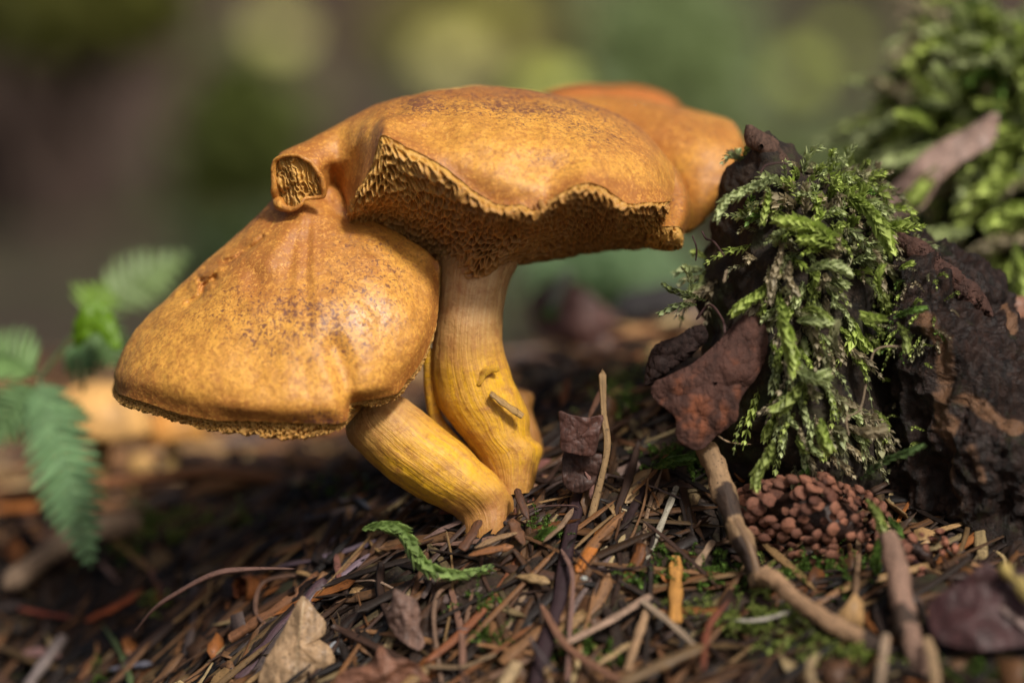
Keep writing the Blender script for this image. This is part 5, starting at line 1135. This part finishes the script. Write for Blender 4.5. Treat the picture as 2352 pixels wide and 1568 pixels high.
fern('fern frond hanging down at the left edge with its tip over the litter', [
    ([(92,860,-1.6),(120,960,-1.7),(150,1080,-1.8),(180,1190,-1.8),(208,1305,-1.8)], 105, 17, FG),
    ([(90,870,-1.4),(30,930,-1.2),(-40,1010,-1.0)], 70, 10, FG),
    ([(88,850,-1.4),(40,810,-1.2),(-30,790,-1.0)], 60, 9, FG)], [(240,690,.5),(170,770,-.4),(120,830,-1.2),(90,870,-1.6)], 3) if False else None
fern('fern frond hanging down at the left edge with its tip over the litter', [
    ([(88,870,4.0),(118,965,3.8),(150,1080,3.6),(180,1190,3.4),(209,1305,3.2)], 150, 17, (.24,.42,.19)),
    ([(110,930,4),(160,950,4),(215,960,4)], 60, 6, (.20,.30,.12)),
    ([(80,880,4.1),(30,940,4.2),(-50,1030,4.4)], 130, 10, (.22,.38,.15)),
    ([(84,860,4.1),(30,820,4.3),(-60,800,4.6)], 130, 9, (.25,.42,.14)),
    ([(140,800,4.4),(190,830,4.4),(245,850,4.5)], 90, 5, (.18,.33,.13))], [(230,715,5),(170,770,4.6),(120,830,4.2),(88,870,4)], 3)
fern('paler blurred fern frond rising behind the low cap', [
    ([(215,720,6.6),(290,660,7.0),(360,620,7.6),(440,575,8.4)], 130, 9, (.24,.34,.13)),
    ([(215,740,4.4),(250,790,4.2),(275,850,4.2)], 100, 6, (.20,.33,.12)),
    ([(200,725,4.6),(215,690,4.8),(240,640,5.2)], 110, 6, (.2,.34,.04))], [(190,900,4.6),(200,800,4.5),(215,725,4.6)], 8)
tag(plate('leaf_blade', [(u, v, 3.6) for u, v in [(165,765),(180,720),(205,695),(240,700),(265,740),(280,790),(262,800),(235,765),(200,775),(175,800)]], M['green'], th=.03, colr=(.16,.32,.01), rough=.2, rfreq=1.5), 'vivid green blurred leaf between the two fern fronds', 'leaf')

# ------------------------------------------------------------------ blurred things behind
def far_cap(label, cu, cv, cd, rx, rz, c, stem_c=None):
    o = empty('mushroom', W((cu, cv+rz*1.6, cd))); tag(o, label, 'mushroom')
    s = (DIST+cd)/DIST*K; cen = W((cu, cv, cd)); ph = np.linspace(0, 2*np.pi, 60, endpoint=False); t = np.linspace(0, 1, 30)
    prof_r = np.sin(np.clip(t*1.15, 0, 1)*np.pi/2)*np.where(t > .87, 1-(t-.87)*2.2, 1); prof_z = np.where(t < .87, np.cos(np.clip(t/.87, 0, 1)*np.pi/2), -(t-.87)*.6)
    P = cen+np.stack([np.cos(ph)[:, None]*prof_r*rx*s, np.sin(ph)[:, None]*prof_r*rx*s*.8, (prof_z*rz*s)[None]+0*ph[:, None]], -1)
    P = P+np.array([0, 0, 1])*(.18*fbm(P*.7, 3))[..., None]
    build('cap', P, gfaces(60, 30, True), M['skin_back'] if stem_c is None else M['litter'], o, col=[c], uv=guv(60, 30))
    Q = tube(np.array([cen-[0, 0, .1], cen-[.1, 0, rz*s*.8], cen-[.2, 0, rz*s*1.8]]), rx*s*.22, 20, 20)
    build('stem', Q, gfaces(20, 20, False, True), M['litter'], o, col=[(.5,.32,.12)], uv=guv(20, 20))
far_cap('blurred pale yellow mushroom behind the fern', 235, 990, 7.5, 120, 120, (.80,.45,.15), 1)
far_cap('blurred orange yellow mushroom behind the low cap, smaller one', 400, 1010, 8.0, 75, 80, (.75,.36,.09), 1)
far_cap('tiny blurred yellow mushroom under the pale yellow one', 325, 1075, 7.0, 32, 36, (.62,.36,.12), 1)
tag(plate('dead_leaf', [(1215,700,9),(1240,665,9),(1290,640,9),(1340,660,9),(1390,705,9),(1440,745,9),(1500,790,9.5),(1520,850,9.5),(1430,850,9),(1330,800,9),(1240,770,9)], M['litter'], th=.05, rough=.5, rfreq=.6, colr=(.11,.05,.04), center=(1350,750,8.8)), 'large dark brown leaf blurred behind the stems', 'leaf')
needle('dry_grass', 'pale blurred blade standing on the brown leaf behind', 'grass blade', [(1262,720,8.3),(1285,665,8.3),(1312,615,8.4)], 26, (.42,.46,.34), tip=.2)
needle('leaf_blade', 'small green blurred leaf under the pale blade', 'leaf', [(1240,728,8.2),(1280,712,8.2)], 34, (.12,.26,.04), tip=.3, mat='green')
needle('stick', 'dark blurred log end left of the mossy clod', 'stick', [(1400,720,10),(1500,690,10),(1620,700,10)], 90, (.05,.045,.045), mat='bark')
for k, (u, v, l, c, a) in enumerate([(560,1010,120,(.28,.20,.18),.1),(620,1070,160,(.30,.13,.07),.35),(700,960,90,(.25,.15,.12),.5),(930,1000,70,(.22,.13,.1),1.2),(480,1120,100,(.30,.2,.1),.2),(1260,860,90,(.30,.26,.2),.1),(1180,830,60,(.32,.25,.2),.4),(1330,830,80,(.42,.32,.25),.9)]):
    needle('splinter', ['pale','reddish','greyish','dark','tan','grey green','pinkish','light'][k]+' blurred splinter on the ground behind the stems', 'splinter', [(u-l/2*math.cos(a), v+l/2*math.sin(a), 7.5), (u+l/2*math.cos(a), v-l/2*math.sin(a), 7.7)], 26, c)

# ------------------------------------------------------------------ forest beyond: trees, bushes, ferny undergrowth
trunk_mat = soil_material('trunk_bark', (.035, .022, .018), (.10, .060, .045), (.05, .06, .02), .25, .4)
def leaf_cloud(cen, rad, n, size, c0, c1, seed, flat=.6):
    r = np.random.RandomState(seed); d = r.normal(size=(n, 3)); d /= np.linalg.norm(d, axis=1)[:, None]; d *= (r.rand(n, 1)**.45)
    lob = 1+.35*fbm(d*1.6+seed, 2)[:, None]; Pc = np.array(cen)+d*np.array(rad)*lob
    a = r.normal(size=(n, 3)); a /= np.linalg.norm(a, axis=1)[:, None]; b = np.cross(a, r.normal(size=(n, 3))); b /= np.linalg.norm(b, axis=1)[:, None]
    s = size*(.6+.8*r.rand(n, 1)); nn = np.cross(a, b)*.18
    V = np.stack([Pc-a*s, Pc-a*s*.1+b*s*flat+nn*s, Pc+a*s, Pc-a*s*.1-b*s*flat+nn*s], 1).reshape(-1, 3)
    F = np.arange(n)[:, None]*4+np.array([0, 1, 2, 3]); F = quads_to_tris(F)
    k = r.rand(n, 1); cc = np.array(c0)*(1-k)+np.array(c1)*k; return V, F, np.repeat(cc*(.7+.6*r.rand(n, 1)), 4, 0)
def tree(label, u, d, rad, c0, c1, seed, hgt=620):
    base = W((u, 784, d)); x, y = base[0], base[1]; z = float(gz(x, y)); o = empty('tree', (x, y, z)); tag(o, label, 'tree', None)
    pts = [(x, y, z-4), (x+rad*.1, y, z+hgt*.15), (x-rad*.3, y+2, z+hgt*.5), (x+rad*.2, y, z+hgt)]
    P = tube(pts, rad, 60, 28, 1, lambda t: (1-.8*t)+.9*np.exp(-t/.02)); c = P.mean(1, keepdims=True); P = P+(P-c)*(.25*fbm(P*np.array([.25, .25, .08]), 3))[..., None]
    build('trunk', P, gfaces(60, 28, False, True), trunk_mat, o, uv=guv(60, 28))
    V, F, C_ = leaf_cloud((x, y, z+hgt*.86), (hgt*.25, hgt*.25, hgt*.24), 2200, 7, c0, c1, seed); build('crown', V, F, M['green'], o, col=C_, sm=False)
tree('dark brown tree trunk blurred at the far left', -150, 130, 9, (.03,.07,.02), (.06,.12,.03), 1)
tree('broad dark trunk blurred behind the left of the picture', 260, 190, 16, (.03,.07,.02), (.06,.12,.03), 2)
tree('slim dark trunk blurred above the low cap', 800, 240, 7, (.03,.07,.02), (.06,.12,.03), 3)
tree('slim dark trunk blurred at the upper right', 2180, 260, 9, (.03,.07,.02), (.06,.12,.03), 4)
def bush(label, u, v, d, ru, rv, n, size, c0, c1, seed, nm='bush'):
    c = W((u, v, d)); s = (DIST+d)/DIST*K
    V, F, C_ = leaf_cloud(c, (ru*s, ru*s*.7, rv*s), n, size, c0, c1, seed)
    z = float(gz(c[0], c[1])); o = empty(nm, (c[0], c[1], min(z, c[2]))); tag(o, label, 'bush')
    build('foliage', V, F, M['green'], o, col=C_, sm=False)
    for k in range(5):
        r = random.Random(seed*9+k); e = c+np.array([r.gauss(0, .35)*ru*s, r.gauss(0, .2)*ru*s, r.gauss(0, .35)*rv*s])
        P = tube([(c[0]+r.gauss(0, .5), c[1]+r.gauss(0, .5), z-1), (.5*(c[0]+e[0])+r.gauss(0, 1), .5*(c[1]+e[1]), .5*(z+e[2])), tuple(e)], .25+.004*d, 14, 6, 1, lambda t: 1-.6*t)
        build('stem', P, gfaces(14, 6, False, True), trunk_mat, o, uv=guv(14, 6))
bush('blue green bush blurred above the right of the big cap', 1540, 170, 85, 190, 230, 1100, 1.3, (.26,.34,.15), (.42,.52,.24), 11)
bush('olive green bush blurred above the middle of the big cap', 1080, 120, 210, 260, 130, 900, 2.4, (.26,.26,.05), (.42,.40,.10), 12)
bush('dark green bush blurred between the trunks on the left', 560, 380, 120, 150, 260, 800, 1.6, (.10,.12,.03), (.17,.21,.05), 13)
bush('mossy green low plant blurred under the big cap on the right', 1400, 620, 34, 190, 70, 500, .6, (.20,.32,.15), (.34,.50,.26), 14)
bush('grey green bush blurred between the cap and the mossy bank', 1850, 420, 90, 260, 110, 800, 1.3, (.17,.22,.09), (.30,.36,.16), 18)
bush('dark olive bush blurred at the upper right', 1950, 260, 230, 300, 260, 1000, 3.2, (.11,.13,.04), (.19,.22,.07), 15)
bush('olive bush blurred in the upper left corner', 150, 30, 110, 300, 110, 800, 1.6, (.10,.11,.02), (.17,.17,.035), 16)
bush('grey green low bush blurred behind the fern', 560, 620, 60, 160, 90, 500, .8, (.06,.10,.04), (.11,.16,.06), 17)
# sunlit leaves that melt into bright discs
def disc_leaf(label, u, v, d, r, c, ang=0.3):
    pts = [(u+r*math.cos(a+ang)*(1.0), v+r*math.sin(a+ang)*.62*(1+.2*math.cos(2*a)), d-.7*r*math.sin(a+ang)*.62*K*(DIST+d)/DIST) for a in np.linspace(0, 2*math.pi, 12, endpoint=False)]
    o = plate('leaf_blade', pts, M['green'], th=.05*(DIST+d)/DIST, npts=40, rings=8, rough=.3, rfreq=.3, colr=c); return tag(o, label, 'leaf')
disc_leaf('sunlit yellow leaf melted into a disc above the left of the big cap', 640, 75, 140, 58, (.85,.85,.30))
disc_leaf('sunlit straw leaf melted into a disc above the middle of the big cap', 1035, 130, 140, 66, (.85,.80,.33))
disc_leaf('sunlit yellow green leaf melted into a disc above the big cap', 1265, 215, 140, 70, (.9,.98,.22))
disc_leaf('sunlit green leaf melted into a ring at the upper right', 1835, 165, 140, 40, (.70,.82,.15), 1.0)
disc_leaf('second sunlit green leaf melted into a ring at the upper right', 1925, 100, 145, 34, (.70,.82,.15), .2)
disc_leaf('faint brownish leaf disc at the top right edge', 2150, 10, 150, 44, (.62,.48,.30))

disc_leaf('small faint olive leaf disc at the top left of the picture', 330, 60, 160, 30, (.6,.6,.14), .5)
disc_leaf('faint straw leaf disc between the two bright ones over the big cap', 1150, 60, 170, 44, (.75,.72,.20), .8)
disc_leaf('faint green leaf disc over the orange cap', 1420, 60, 170, 40, (.45,.58,.18), .2)
disc_leaf('faint grey green leaf disc above the clod', 1720, 330, 120, 34, (.40,.48,.24), .4)
disc_leaf('faint olive leaf disc left of the rolled nub', 470, 240, 150, 36, (.36,.38,.10), 1.1)
disc_leaf('faint green leaf disc right of the ring pair', 2075, 190, 150, 34, (.38,.46,.14), .6)
